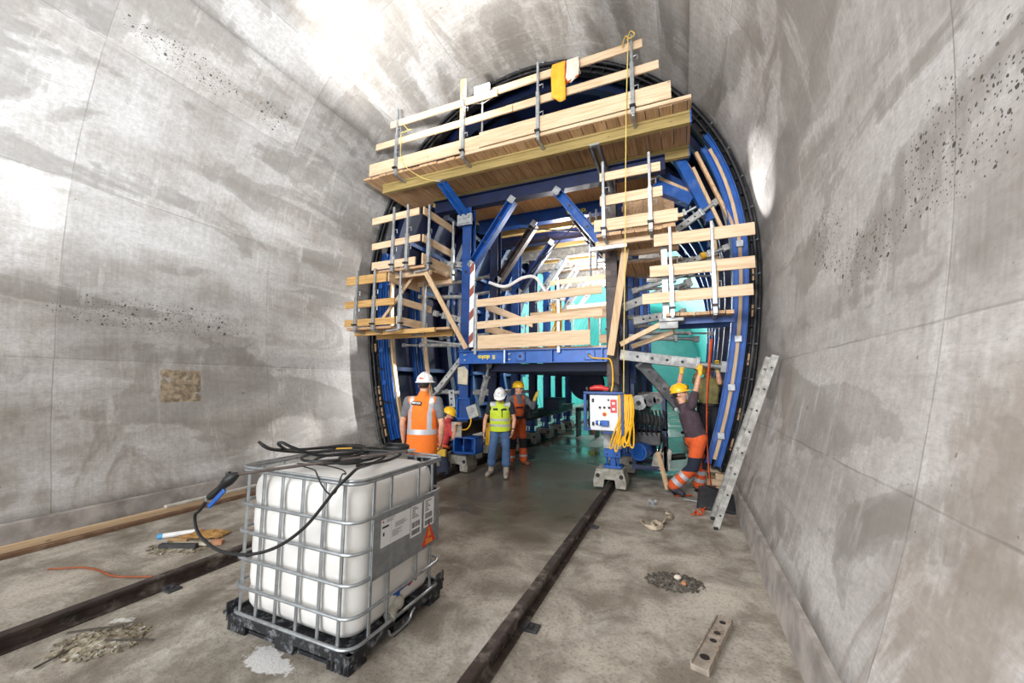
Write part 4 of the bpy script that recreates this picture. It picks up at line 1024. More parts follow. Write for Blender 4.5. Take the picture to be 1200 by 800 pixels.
for k_, (a, b, w_, h_, lb) in enumerate((((-.3,7.45,5.50),(.2,7.5,5.18),.16,.03,'pale board lying on the short blue steel box'),((.35,7.2,5.75),(.86,7.22,4.35),.05,.10,'grey-brown long batten curving down beside the black formwork edge'),((.30,7.32,5.55),(.70,7.34,4.4),.05,.08,'pale batten beside the grey-brown long batten at the upper right'))):
    o = MB().beam(a, b, w_, h_, up=V((0,1,0))).build('timber_batten', M_wz if k_ != 1 else M_deck, None, bevel=.002); tag(o, lb, 'batten')
strut((-.55,7.75,4.62),(.45,7.6,5.0),.05,'grey screw strut behind the upper grey screw strut on the right', square=False)
strut((-.75,7.4,3.45),(.2,7.5,3.7),.05,'round grey strut between the right post and the lower right guard boards', square=False)
strut((-.85,7.6,2.62),(.25,7.7,2.55),.05,'round grey strut under the lower right platform deck', square=False)
strut((-4.1,7.4,3.6),(-5.6,7.5,3.75),.045,'round grey strut between the two left platforms', square=False)
strut((-4.12,7.1,2.52),(-5.9,7.35,2.6),.04,'thin round grey strut just under the lower left platform', square=False)
# props of timber
pr1 = MB().beam((-4.47,6.12,3.86),(-3.90,6.74,2.42),.09,.05,up=V((0,-1,.3))).build('timber_prop', M_wz, None, bevel=.003); tag(pr1, 'slanting timber prop from the upper left platform down to the left post', 'prop', 'timber props')
pr2 = MB().beam((-.80,6.62,4.0),(-1.09,6.68,2.22),.12,.05,up=V((0,-1,0))).build('timber_prop', M_wz, None, bevel=.003); tag(pr2, 'slanting timber prop standing against the right post under the upper right platform', 'prop', 'timber props')

# ---- deep background inside the gantry: crosswise catwalk rails and a worker's stair frame
for k, (y, z) in enumerate(((9.0,3.4),(10.6,4.6),(12.4,4.2))):
    t = thing('inner_guardrail', 'pale guard board on two posts deep inside the gantry', 'guardrail', (-2.4,y,z), 'guardrails deep inside the gantry')
    MB().beam((-3.4,y,z),(-1.5,y,z+.06),.03,.14).build('guard_board', M_wx, t)
    for x in (-3.2,-1.7): MB().b2(x-.02,x+.02,y+.02,y+.06,2.42,z+.15).build('guard_post', M_galv, t)
yc = thing('yellow_cable_bundle', 'bundle of yellow cables hanging behind the passage guard boards', 'cable bundle', (-2.55,8.2,2.5))
for q in range(5):
    MB().tube(spline([(-2.6+.05*q,8.2,3.5),(-2.5+.03*q,8.15+.02*q,3.1),(-2.62+.06*q,8.1,2.75),(-2.66+.02*q,8.12,2.45)],6),.016,6).build('cable', M_yellow, yc, smooth=True)
wc = MB().tube(spline([(-3.85,7.6,3.95),(-3.5,7.7,3.85),(-3.1,7.7,4.0),(-2.85,7.8,4.02),(-2.7,7.9,3.8),(-2.5,7.9,3.55),(-2.2,7.9,3.5)],7),.035,8).build('white_hose', M_white, None, smooth=True); tag(wc, 'thick white hose sagging between the posts above the passage guard boards', 'hose')

# ================================================================== control cabinet
cx0, cx1, cyf, cz0, cz1 = -1.40, -.94, 6.42, 1.0, 1.57
cab = thing('control_cabinet', 'light grey electric control cabinet with buttons, hung in a blue frame on the right post', 'control cabinet', ((cx0+cx1)/2, 6.55, cz0))
M_cab = mat('light grey cabinet enamel', 'cfd0d2', .45, .1, var=.05, dirt='a09a92', dirt_amt=.2)
MB().b2(cx0,cx1,cyf+.02,6.76,cz0,cz1).build('housing', M_cab, cab, bevel=.008)
door = MB().b2(cx0+.01,cx1-.01,cyf,cyf+.018,cz0+.01,cz1-.01).build('door', M_cab, cab, bevel=.006)
fr = MB(); fr.b2(cx0-.09,cx1+.08,cyf-.03,6.8,cz1+.01,cz1+.05); fr.b2(cx0-.09,cx0-.045,cyf-.03,cyf+.02,cz0+.03,cz1+.03).b2(cx1+.04,cx1+.08,cyf-.03,cyf+.02,cz0-.05,cz1+.03).b2(cx0-.09,cx0+.02,cyf-.03,cyf+.0,cz0+.0,cz0+.04).b2(cx0+.2,cx1+.06,cyf+.03,6.8,cz0-.045,cz0-.005)
fr.build('hanging_frame', M_blue, cab, bevel=.004)
def knob(x, z, r, m, d=.02, name='button'): return MB().cone((cx0+x, cyf, cz0+z), (cx0+x, cyf-d, cz0+z), r, n=14).build(name, m, door, smooth=True)
M_gl = emit('lit indicator lamp', 'd8ffe4', 1.6)
knob(.17,.49,.016,M_gl,name='indicator_lamp'); knob(.235,.49,.016,M_gl,name='indicator_lamp'); knob(.305,.49,.017,mat('dark green lamp','1f4a36',.4),name='indicator_lamp')
for x in (.17,.24,.315): 
    knob(x,.37,.019,M_blackp); MB().box((cx0+x,cyf-.024,cz0+.37),(.012,.012,.032)).build('selector', M_blackp, door)
MB().cone((cx0+.245,cyf,cz0+.265),(cx0+.245,cyf-.006,cz0+.265),.035,n=18).build('stop_collar', M_yellow, door); knob(.235,.265,.024,M_redp,.035,'emergency_stop')
MB().b2(cx0+.335,cx0+.435,cyf-.003,cyf,cz0+.29,cz0+.50).build('warning_plate', M_redp, door)
ws = MB(); [ws.b2(cx0+.365,cx0+.405,cyf-.005,cyf-.002,cz0+z,cz0+z+.035) for z in (.33,.42)]; ws.build('warning_symbol', M_white, door)
for z in (.48,.11): MB().box((cx0+.06,cyf-.012,cz0+z),(.035,.02,.06)).build('door_latch', M_blackp, door, bevel=.004)
MB().b2(cx0+.19,cx0+.31,cyf-.06,cyf,cz0+.08,cz0+.17).build('power_socket', M_blue2, door, bevel=.01)
MB().cone((cx0+.20,cyf-.035,cz0+.13),(cx0+.11,cyf-.035,cz0+.13),.036,n=14).build('plug', M_blue2, door, smooth=True)
MB().cone((cx0+.175,cyf-.04,cz0+.125),(cx0+.155,cyf-.04,cz0+.125),.039,n=14).build('plug_collar', M_white, door, smooth=True)
tl_ = thing('red_grinder', 'red hand tool lying on top of the control cabinet', 'power tool', (-1.3,6.6,cz1+.05))
MB().tube([(-1.42,6.58,cz1+.09),(-1.34,6.58,cz1+.11),(-1.24,6.6,cz1+.11),(-1.12,6.6,cz1+.085)],[.03,.045,.05,.03],10).build('body', M_redp, tl_, smooth=True)
MB().cone((-1.45,6.58,cz1+.09),(-1.48,6.58,cz1+.085),.04,n=12).build('head', M_dgrey, tl_, smooth=True)
# yellow extension cable
yx = thing('yellow_cable_coil', 'long coil of yellow extension cable hanging beside the control cabinet', 'cable coil', (-.88,6.5,.8))
rnd = random.Random(4)
for q in range(9):
    x = -.93+.022*q+rnd.uniform(-.01,.01); y = 6.42+.03*rnd.random(); b = .72+.16*rnd.random(); sp = .03+.02*rnd.random(); lean = rnd.uniform(-.16,.03)
    MB().tube(spline([(x,y,1.55),(x+.01,y-.01,1.25),(x+lean*.5,y-.015,1.0),(x+lean,y-.01,b),(x+lean+sp,y-.02,b-.03),(x+lean*.5+sp*1.3,y-.02,1.0),(x+sp,y,1.3),(x+sp*.5,y,1.56),(x,y,1.55)],6),.012,6).build('loop', M_yellow, yx, smooth=True)
yl = MB().tube(spline([(-1.48,YD-.05,2.24),(-1.40,YD-.10,2.19),(-1.2,YD-.14,2.17),(-1.10,YD-.2,2.15),(-1.06,YD-.2,2.0),(-1.06,YD-.2,1.75),(-1.08,6.62,1.62)],6),.013,8).build('yellow_cable', M_yellow, None, smooth=True); tag(yl, 'yellow cable leaving the bolt hole of the low beam and running down to the cabinet', 'cable')
rp = MB().tube([(-.60,5.885,7.15),(-.66,5.90,5.9),(-.72,5.95,4.0),(-.80,6.2,2.6),(-.86,6.44,1.56)],.008,6).build('yellow_rope', mat('yellow rope','d8bd6a',.8), None, smooth=True); tag(rp, 'thin yellow rope hanging straight down from the top handrail to the cable coil', 'rope')
rk = MB().tube(spline([(-.62,5.90,7.12),(-.56,5.86,7.22),(-.50,5.88,7.17),(-.57,5.86,7.10),(-.64,5.88,7.18),(-.70,5.92,7.05)],6),.010,6).build('rope_knot', mat('yellow rope dark','c9a94e',.8), None, smooth=True); tag(rk, 'yellow rope knot tied round the last post of the top handrail', 'rope')
rl_ = MB().tube(spline([(-5.0,5.90,6.95),(-4.85,5.90,6.75),(-4.75,5.90,6.72)],6)+spline([(-5.0,5.89,6.7),(-4.98,5.89,6.2),(-4.85,5.9,5.95),(-4.5,6.0,5.7),(-4.25,6.2,5.68)],6),.007,6).build('yellow_rope', bpy.data.materials['yellow rope'], None, smooth=True); tag(rl_, 'yellow rope slung from the leftmost post of the top platform under its deck', 'rope')

# ================================================================== floodlight on the top platform
fl_ = thing('floodlight', 'bright white floodlight shining from the top platform handrail', 'floodlight', (-3.32,6.2,7.2))
MB().b2(-3.51,-3.15,6.16,6.22,7.10,7.42).build('lamp_housing', M_black, fl_, bevel=.01)
MB().b2(-3.49,-3.17,6.148,6.158,7.12,7.40).build('lamp_glass', emit('white lamp glass','f4f8ff',60), fl_)
MB().beam((-3.33,6.2,7.10),(-3.33,6.2,5.98),.03,.03).build('lamp_pole', M_galv, fl_)
MB().tube([(-3.5,6.2,7.3),(-3.54,6.2,7.12),(-3.33,6.2,7.06),(-3.12,6.2,7.12),(-3.14,6.2,7.3)],.012,6).build('bracket', M_galv, fl_)
# yellow rain jacket over the handrail
M_rain = mat('yellow rain jacket','efb02c',.55,var=.08); M_lining = mat('pale jacket lining','ddd3c4',.7,var=.05)
def drape(x0, x1, zt, zf, zb, m, seed, bottom):
    P = []
    for i in range(13):
        u = i/12; x = x0+(x1-x0)*u; row = []
        w_ = .018*math.sin(u*9+seed)
        for j in range(19):
            v = j/18
            if v < .5: q = v/.5; z = zb + (zt-zb)*q; y = 6.03 + w_*(1-q)
            else: q = (v-.5)/.5; z = zt - (zt-(zf+bottom*math.sin(u*5+seed)))*q; y = 5.925 - .03*q - w_*q - .03*math.sin(q*3.1)
            if .42 < v < .58: z = max(z, zt-.01); y = 5.98 - (v-.5)*.7
            row.append((x + .02*math.sin(v*7+seed)+ (zt-z)*-.05, y, z))
        P.append(row)
    return MB().grid(P)
jk = thing('rain_jacket', 'yellow rain jacket with pale lining hanging over the top handrail', 'jacket', (-1.65,5.95,7.1))
drape(-1.84,-1.60,7.16,6.44,6.8,M_rain,1,.05).build('jacket_body', M_rain, jk, smooth=True, solid=.012)
drape(-1.60,-1.39,7.16,6.74,6.9,M_lining,2.2,.05).build('jacket_lining', M_lining, jk, smooth=True, solid=.012)
MB().tube([(-1.62,5.915,7.12),(-1.62,5.88,6.8),(-1.58,5.88,6.70),(-1.40,5.89,6.78)],.012,6).build('jacket_hem', M_orange, jk, smooth=True)

# ================================================================== orange tension strap and hydraulics on the right
P = []
for i in range(25):
    t = i/24; z = 2.44-2.38*t; x = .43-.14*math.sin(t*1.9)+.06*t*t; a = .3+.8*math.sin(t*2.2); y = 6.72+.45*t if t < .6 else 6.99
    P.append([(x-.022*math.cos(a), y-.022*math.sin(a), z), (x+.022*math.cos(a), y+.022*math.sin(a), z)])
so = MB().grid(P).build('tension_strap', M_orange, None, smooth=True, solid=.006); tag(so, 'long orange tension strap hanging down past the raised hand of the leaning man', 'strap')
hy = thing('hydraulic_unit', 'dirty dark hydraulic pump unit behind the right post with grey discs and a blue motor', 'hydraulic unit', (-.6,7.6,.2))
MB().b2(-.85,-.28,7.3,7.36,.28,.36).b2(-.85,-.28,7.9,7.96,.28,.36).b2(-.85,-.79,7.3,7.96,.28,1.75).b2(-.34,-.28,7.3,7.96,.28,1.5).b2(-.85,-.28,7.3,7.96,.95,1.0).build('frame', M_navy, hy, bevel=.004)
for x, z, r in ((-.72,1.42,.13),(-.53,1.46,.10),(-.40,1.48,.08)):
    MB().cone((x,7.28,z),(x,7.36,z),r,n=22).build('pump_disc', M_grey if r > .12 else M_dgrey, hy, smooth=True); MB().cone((x,7.25,z),(x,7.28,z),r*.3,n=12).build('disc_hub', M_black, hy)
MB().cone((-.72,7.02,.62),(-.60,7.5,.62),.145,n=20).cone((-.725,7.0,.62),(-.715,7.02,.62),.11,n=20).build('motor', M_blue2, hy, smooth=True)
MB().box((-.62,7.45,.82),(.5,.5,.22)).build('tank', M_dgrey, hy, bevel=.02); MB().box((-.55,7.35,1.14),(.42,.2,.16),Matrix.Rotation(.2,3,'Y')).build('valve_block', M_black, hy, bevel=.01)
for q in range(9):
    x = -.8+.06*q; MB().tube(spline([(x,7.26,1.3),(x+.03,7.18,1.1+.02*(q%3)),(x-.04+.02*(q%4),7.2,.95),(x+.05,7.24,.75),(x+.02,7.3,.6)],5),.016,6).build('hydraulic_hose', M_blackp, hy, smooth=True)
MB().beam((-.42,7.15,.62),(-.28,7.0,.06),.05,.06).build('timber_wedge', M_wz, hy, bevel=.004)
MB().prism([(-.55,7.3,.30),(-.25,7.3,.30),(-.20,7.3,.62),(-.3,7.3,.72),(-.5,7.3,.55)],(0,.08,0)).build('shoe_bracket', M_cast, hy, bevel=.01)
MB().cone((-.40,7.305,.52),(-.40,7.295,.52),.05,n=14).build('lug_hole', M_blackp, hy)
dp = MB().tube([(.0,8.2,.42),(-.25,8.15,.38),(-.45,8.1,.34)],.06,10).build('black_pipe', M_blackp, None, smooth=True); tag(dp, 'black pipe end lying behind the leaning man', 'pipe')

# --- left interior machinery behind the overalls man: cabinets and reels
for k, (x, y, z, s, m, nm, lb, ct_) in enumerate(((-3.55,9.0,1.05,(.5,.6,.25),M_dgrey,'tool_box','dark tool box on the sill beam behind the man in overalls','tool box'),(-3.4,11.0,1.15,(.45,.7,.3),M_navy,'equipment_box','dark blue equipment box on the left sill beam deep inside','equipment box'))):
    t = thing(nm, lb, ct_, (x,y,z-.15)); MB().box((x,y,z),s).build('box_body', m, t, bevel=.015); MB().box((x,y,z+s[2]/2+.02),(s[0]*1.03,s[1]*1.03,.04)).build('lid', m, t, bevel=.01); MB().tube([(x+s[0]/2,y-.1,z),(x+s[0]/2+.04,y-.1,z+.02),(x+s[0]/2+.04,y+.1,z+.02),(x+s[0]/2,y+.1,z)],.012,6).build('handle', M_galv, t)
rr = thing('cable_reel', 'large dark blue cable drum deep inside the passage', 'cable reel', (-2.95,13.2,1.0))
for dy in (-.2,.2): MB().cone((-2.95,13.2+dy,1.75),(-2.95,13.2+dy+.04,1.75),.55,n=28).build('flange', M_navy, rr, smooth=True)
MB().cone((-2.95,13.02,1.75),(-2.95,13.4,1.75),.36,n=24).build('cable_winding', M_black, rr, smooth=True)
MB().b2(-3.3,-2.6,13.0,13.45,.85,.95).b2(-3.3,-3.22,13.0,13.45,.0,.9).b2(-2.68,-2.6,13.0,13.45,.0,.9).b2(-3.0,-2.9,13.45,13.5,.9,1.75).build('stand', M_dgrey, rr)
for x, y, lb in ((-3.3,16.2,'traffic cone tipped against the sill deep in the passage'),(-3.1,16.8,'traffic cone standing free deep in the passage')):
    t = thing('traffic_cone', 'orange ' + lb, 'traffic cone', (x,y,0)); MB().cone((x,y,.03),(x,y,.6),.14,.03,n=14).build('cone_body', M_orange, t, smooth=True); MB().b2(x-.2,x+.2,y-.2,y+.2,0,.03).build('base', M_blackp, t); MB().cone((x,y,.28),(x,y,.4),.09,.068,n=14).build('band', M_white, t, smooth=True)
# ================================================================== people
from mathutils.bvhtree import BVHTree
def baked(mb, name, mats, parent, voxel=.011, smooth=6, pick=None):
    """one continuous surface grown over overlapping volumes"""
    me = bpy.data.meshes.new('tmp'); me.from_pydata([tuple(p) for p in mb.v], [], mb.f)
    bm = bmesh.new(); bm.from_mesh(me); bmesh.ops.recalc_face_normals(bm, faces=bm.faces); bm.to_mesh(me); bm.free()
    o = bpy.data.objects.new('tmp', me); COL.objects.link(o)
    r = o.modifiers.new('r', 'REMESH'); r.mode = 'VOXEL'; r.voxel_size = voxel; r.use_smooth_shade = True
    if smooth:
        s = o.modifiers.new('s', 'SMOOTH'); s.factor = .5; s.iterations = smooth
    dg = bpy.context.evaluated_depsgraph_get()
    m2 = bpy.data.meshes.new_from_object(o.evaluated_get(dg)); bpy.data.objects.remove(o); bpy.data.meshes.remove(me)
    m2.name = name; m2.materials.clear()
    for m in (mats if isinstance(mats, (list, tuple)) else [mats]): m2.materials.append(m)
    if pick:
        m2.polygons.foreach_set('material_index', [pick(p.center) for p in m2.polygons])
    m2.polygons.foreach_set('use_smooth', [True]*len(m2.polygons))
    off = ROOT[parent.name]; m2.transform(Matrix.Translation(-off))
    q = bpy.data.objects.new(name, m2); COL.objects.link(q); q.parent = parent; ROOT[q.name] = off
    return q
def cap(mb, a, b, r0, r1=None, n=14):
    r1 = r0 if r1 is None else r1
    mb.cone(a, b, r0, r1, n, True); mb.ell(a, r0, n=n); mb.ell(b, r1, n=n)
def axes(f, u):
    u = V(u).normalized(); f = V(f); f = (f - u*f.dot(u)).normalized(); r = f.cross(u)
    return Matrix((r, f, u)).transposed()           # columns: right, forward, up
def hand(mb, w, d, palm_n, side, curl=.5, g=0.0):
    """palm, four fingers of different length with two bends, and a thumb from the side of the palm"""
    d = V(d).normalized(); n = V(palm_n); n = (n - d*n.dot(d)).normalized(); s = d.cross(n) * side    # s points to the thumb
    c = w + d*.05
    R = Matrix((s, d, n)).transposed()
    mb.ell(w + d*.048, (.040+g, .052+g, .017+g), R, 12); mb.ell(w + d*.02, (.029+g, .03, .019+g), R, 10)
    for k, (off, L_) in enumerate(((.027,.072),(.009,.082),(-.009,.076),(-.027,.06))):
        p = w + d*.088 + s*off; ang = 0.0
        for q, fr in enumerate((.45,.32,.23)):
            ang += curl*(.75 if q == 0 else .95)
            dd = d*math.cos(ang) + n*math.sin(ang); e = p + dd*L_*fr*1.0
            cap(mb, p, e, .0095+g-.0006*q, .009+g-.0008*q, 8); p = e
    p = w + d*.03 + s*.032; dd = (d*.65 + s*.65 + n*.35*curl*1.3).normalized(); e = p + dd*.042; cap(mb, p, e, .0125+g, .011+g, 8)
    dd = (d*.85 + s*.1 + n*.55*curl*1.5).normalized(); cap(mb, e, e+dd*.032, .0105+g, .009+g, 8)
SKIN = NT('skin'); SKIN.b.inputs['Subsurface Weight'].default_value = .08
SKIN = SKIN.out(SKIN.mix(SKIN.smooth(SKIN.noise(SKIN.coord(), 30, 4), .35, .65), lin('c68f72'), lin('d5a488')), .5)
M_hair = mat('dark brown hair', '2c231d', .7, var=.3, scale=40)
def cloth(name, c, var=.12, dirt=None, amt=.3):
    k = NT(name); o = k.coord(); f = k.noise(o, 9, 6, .65, .8); base = lin(c)
    col = k.mix(k.smooth(f, .3, .7), tuple(v*(1-var*2) for v in base[:3])+(1,), base)
    if dirt: col = k.mix(k.smooth(k.noise(o, 6, 6, .7), .5, .66, 0, amt), col, lin(dirt))
    k.bump(f, .55, .03); return k.out(col, .85)
M_refl = mat('silver reflective tape', 'c4c7cc', .35, .35, var=.05)
M_hiv = cloth('orange hi-vis vest', 'f57a26', .06); M_yel = cloth('yellow hi-vis vest', 'cde23c', .08); M_jean = cloth('blue jeans', '4d6c96', .2, '2f4566', .5)
M_navyc = cloth('dark navy cloth', '222a3c', .2); M_greyc = cloth('grey shirt cloth', '6e7076', .15); M_redc = cloth('red shirt cloth', 'b9383a', .12)
M_dung = cloth('orange dungarees', 'd9602c', .15, '5c3a26', .55); M_purp = cloth('dark plum shirt', '4a3a42', .2, '6a5a5e', .4); M_ol = cloth('olive shirt', '8f8554', .15); M_blk = cloth('black cloth', '23242a', .2)
M_orgt = cloth('orange work trousers', 'e4602a', .12, 'a84a22', .4); M_bootg = mat('grey work boot', '9d9287', .8, dirt='5d544c'); M_bootb = mat('brown work boot', '7b4a32', .75, dirt='4a382e'); M_bootk = mat('dark work boot', '34333a', .7, dirt='8a857e'); M_boott = mat('tan work boot','a87a3d',.75,dirt='6a5236')
M_glove = mat('yellow work glove', 'd9b03a', .75, dirt='d8d4cc', dirt_amt=.6); M_eye = mat('eye dark', '1c1512', .3)
M_hw = mat('white helmet shell', 'ebebea', .28, var=.03); M_hy = mat('yellow helmet shell', 'f0bd22', .3, var=.04)

def person(name, label, J, face, head_f, head_u=(0,0,1), lean=None, wear=None, scale=1.0, hands=None):
    """J: world joints. face: chest forward. wear: list of (kind, material, options)"""
    t = thing(name, label, 'person', (J['pelvis'].x, J['pelvis'].y, min(J['ankL'].z, J['ankR'].z) - .08))
    k = scale
    pel, che, nec, hd = J['pelvis'], J['chest'], J['neck'], J['head']
    up1 = (che - pel).normalized(); up2 = (nec - che).normalized()
    Rp = axes(face, up1); Rc = axes(face, up2); Rh = axes(head_f, head_u)
    hr, hf, hu = V(Rh.col[0]), V(Rh.col[1]), V(Rh.col[2])
    def torso(mb, g=0.0, low=True, gs=None):
        gs = g if gs is None else gs
        mb.ell(pel, (.165*k+g, .118*k+g, .13*k+g), Rp, 18) if low else None
        mb.ell(pel.lerp(che, .5), (.148*k+g, .108*k+g, .16*k+g), Rp, 18)
        mb.ell(che, (.168*k+g, .118*k+g, .185*k+g), Rc, 18)
        c = che.lerp(nec, .55); cap(mb, c, J['shL'].lerp(c, .12), .075*k+gs, .056*k+gs); cap(mb, c, J['shR'].lerp(c, .12), .075*k+gs, .056*k+gs)
    def arm(mb, s, g=0.0, frac=2.0):
        a, e, w_ = J['sh'+s], J['el'+s], J['wr'+s]
        if frac < 1: cap(mb, a, a.lerp(e, frac), .053*k+g, .046*k+g)
        else:
            cap(mb, a, e, .051*k+g, .039*k+g)
            if frac >= 2: cap(mb, e, e.lerp(w_, .35), .04*k+g, .041*k+g); cap(mb, e.lerp(w_, .35), w_, .041*k+g, .027*k+g)
            elif frac > 1: cap(mb, e, e.lerp(w_, frac-1), .04*k+g, .038*k+g)
    def leg(mb, s, g=0.0, g2=None, frac=2.0):
        g2 = g if g2 is None else g2
        a, e, w_ = J['hip'+s], J['kn'+s], J['ank'+s]
        cap(mb, a, e, .088*k+g, .058*k+g)
        m_ = e.lerp(w_, .3)
        if frac >= 2: cap(mb, e, m_, .058*k+g, .058*k+g2); cap(mb, m_, w_, .058*k+g2, .04*k+g2)
        else: cap(mb, e, e.lerp(w_, frac-1), .058*k+g, .056*k+g2)
    b = MB(); torso(b)
    # head: cranium, jaw, nose, brow, ears, lips
    b.ell(hd, (.074, .094, .104), Rh, 20); b.ell(hd - hu*.055 + hf*.022, (.056, .066, .062), Rh, 16); b.ell(hd - hu*.10 + hf*.055, (.03,.028,.022), Rh, 10)
    cap(b, hd + hf*.088 - hu*.005, hd + hf*.108 - hu*.034, .010, .014, 8); b.ell(hd + hf*.083 + hu*.022, (.05,.016,.012), Rh, 10)
    for s in (-1, 1): b.ell(hd + hr*.075*s - hu*.018 - hf*.008, (.012, .024, .034), Rh, 10); b.ell(hd + hf*.07 + hr*.035*s - hu*.035, (.022,.022,.02), Rh, 8)
    b.ell(hd + hf*.088 - hu*.068, (.025,.010,.010), Rh, 8)
    cap(b, nec - up2*.02, hd - hu*.06 - hf*.01, .062, .055)
    for s in 'LR':
        arm(b, s); leg(b, s)
        hn = (hands or {}).get(s, {}); w_ = J['wr'+s]; d = V(hn.get('d', (w_ - J['el'+s])))
        hand(b, w_, d, hn.get('n', -V(Rc.col[0]) if s == 'R' else V(Rc.col[0])), hn.get('side', 1 if s == 'R' else -1), hn.get('curl', .4))
        fd = V(J.get('toe'+s, J['ank'+s] + V(face)*.2 - V((0,0,.06)))) - J['ank'+s]
        cap(b, J['ank'+s], J['ank'+s] - V((0,0,.03)), .04, .04); cap(b, J['ank'+s] - V((0,0,.04)), J['ank'+s] + fd*.8, .038, .034)
    body = baked(b, 'body', [SKIN], t, .0085, 4)
    # eyes and mouth line
    ey = MB()
    for s in (-1, 1): ey.ell(hd + hf*.088 + hr*.031*s + hu*.002, (.012,.006,.006), Rh, 8)
    ey.build('eyes', M_eye, t, smooth=True)
    out = {}
    for w_ in wear:
        kind, m = w_[0], w_[1]; op = w_[2] if len(w_) > 2 else {}; mb = MB(); g = op.get('g', .018)
        if kind == 'trousers':
            mb.ell(pel, (.168*k+g, .122*k+g, .12*k+g), Rp, 18); cap(mb, pel.lerp(che,.22), pel, .10*k+g*.6)
            for s in 'LR': leg(mb, s, g, g+.012, op.get('frac', 1.93))
            out[kind] = baked(mb, 'trousers', m, t, .013, 5, op.get('pick'))
        elif kind in ('shirt', 'vest', 'bib'):
            torso(mb, g, op.get('low', True), op.get('gs', g*.7))
            if op.get('box'):                               # a loose garment hangs straight from the chest to its hem
                lowp = pel - V((0,0,op['box'])); n_ = 32; rings = []
                for t_ in (0, .04, .25, .5, .75, 1.0):
                    c_ = lowp.lerp(che + up2*.02*k, t_); R_ = Rp if t_ < .6 else Rc; wd = op.get('wide', .185)
                    rings.append([c_ + V(R_.col[0])*(wd*k*(1.0-.05*t_))*math.cos(a)*(abs(math.cos(a))**-.15 if abs(math.cos(a)) > .01 else 1) + V(R_.col[1])*((.145 + op.get('deep',0) - .005*t_)*k)*math.sin(a) for a in [2*PI*(i+.5)/n_ for i in range(n_)]])
                mb._add([p for r_ in rings for p in r_], [(i*n_+j, i*n_+(j+1)%n_, (i+1)*n_+(j+1)%n_, (i+1)*n_+j) for i in range(len(rings)-1) for j in range(n_)] + [tuple(range(n_))[::-1], tuple(range((len(rings)-1)*n_, len(rings)*n_))])
            if op.get('hem'): cap(mb, pel + V((0,0,.02)), pel - V((0,0,op['hem'])), .145*k+g, .15*k+g)
            for s in 'LR':
                if kind == 'shirt': arm(mb, s, g, op.get('sleeve', .6))
                elif op.get('capsleeve', 1): cap(mb, J['sh'+s], J['sh'+s].lerp(J['el'+s], .12), .056*k+g)
            cap(mb, nec - up2*.06, nec - up2*.0, .085*k+g*.5, .07*k)
            out[kind] = baked(mb, kind, m, t, .013, 5, op.get('pick'))
        elif kind == 'boots':
            for s in 'LR':
                mb = MB(); a = J['ank'+s]; fd = V(J.get('toe'+s, a + V(face)*.2 - V((0,0,.06)))) - a; fh = V((fd.x, fd.y, fd.z + .06)).normalized()
                shin = (J['kn'+s] - a).normalized()
                cap(mb, a + shin*op.get('h', .12), a - V((0,0,.01)), .056, .054); mb.ell(a - fh*.02 + V(fd)*.0 - shin*.045, (.05,.06,.045), axes(fh, shin), 12)
                cap(mb, a - shin*.035 + fh*.03, a + fd*.86, .052, .045); 
                sole = a + fd*.45 - V((0,0,.0))
                bo = baked(mb, 'boot', m, t, .010, 4)
                sb = MB(); R_ = axes(fd if abs(fd.z) < .15 else fh, shin); sb.ell(a - shin*.078 + fd*.42, (.052,.155,.016), R_, 16); so_ = sb.build('boot_sole', M_blackp, bo, smooth=True)
        elif kind == 'helmet':
            lift = hu*.028
            mb.ell(hd + lift + hu*.01, (.108,.132,.118), Rh, 24, z0=0.0)
            n = 28; ring = []
            for rr, hh in ((1.0,.0),(1.12,-.012),(1.12,-.02),(.98,-.012)):
                ring.append([hd + lift + hu*(.012+hh) + hr*.108*rr*math.cos(2*PI*i/n) + hf*(.132*rr*math.sin(2*PI*i/n) + (.045 if math.sin(2*PI*i/n) > .5 and rr > 1.05 else 0)) for i in range(n)])
            mb._add([p for r_ in ring for p in r_], [(i*n+j, i*n+(j+1)%n, (i+1)*n+(j+1)%n, (i+1)*n+j) for i in range(3) for j in range(n)])
            for s in (-.25,.25): mb.tube([hd + lift + hu*.012 + V(hr)*.108*math.cos(a)*s*1.4 + hf*.133*math.sin(a*1.0)*0 + hf*(.134*math.cos(a)) *1.0 + hu*.118*math.sin(a)*1.02 for a in [PI*i/12 for i in range(1,12)]], .007, 6)
            out[kind] = mb.build('helmet', m, t, smooth=True, ang=50)
            # hair under the helmet rim
            hb = MB(); hb.ell(hd - hf*.012 - hu*.002, (.080,.096,.078), Rh, 18)
            ho = baked(hb, 'hair', [op.get('hair', M_hair)], t, .010, 3)
            # keep the face free: drop the front of the hair volume
            bm = bmesh.new(); bm.from_mesh(ho.data); off = ROOT[t.name]
            bmesh.ops.delete(bm, geom=[f for f in bm.faces if (f.calc_center_median()+off-hd).dot(hf) > .015 or (f.calc_center_median()+off-hd).dot(hu) < -.085], context='FACES'); bm.to_mesh(ho.data); bm.free()
            st = MB(); st.tube([hd + hr*s*.082 + hu*.02 + hf*.01 if False else hd + hr*q*.084*1.0 + hu*v_ + hf*.02 for q, v_ in ((-1,.02),(-.95,-.06),(-.5,-.125),(.5,-.125),(.95,-.06),(1,.02))], .004, 5)
            if op.get('strap'): st.build('chin_strap', M_blackp, t)
        elif kind == 'gloves':
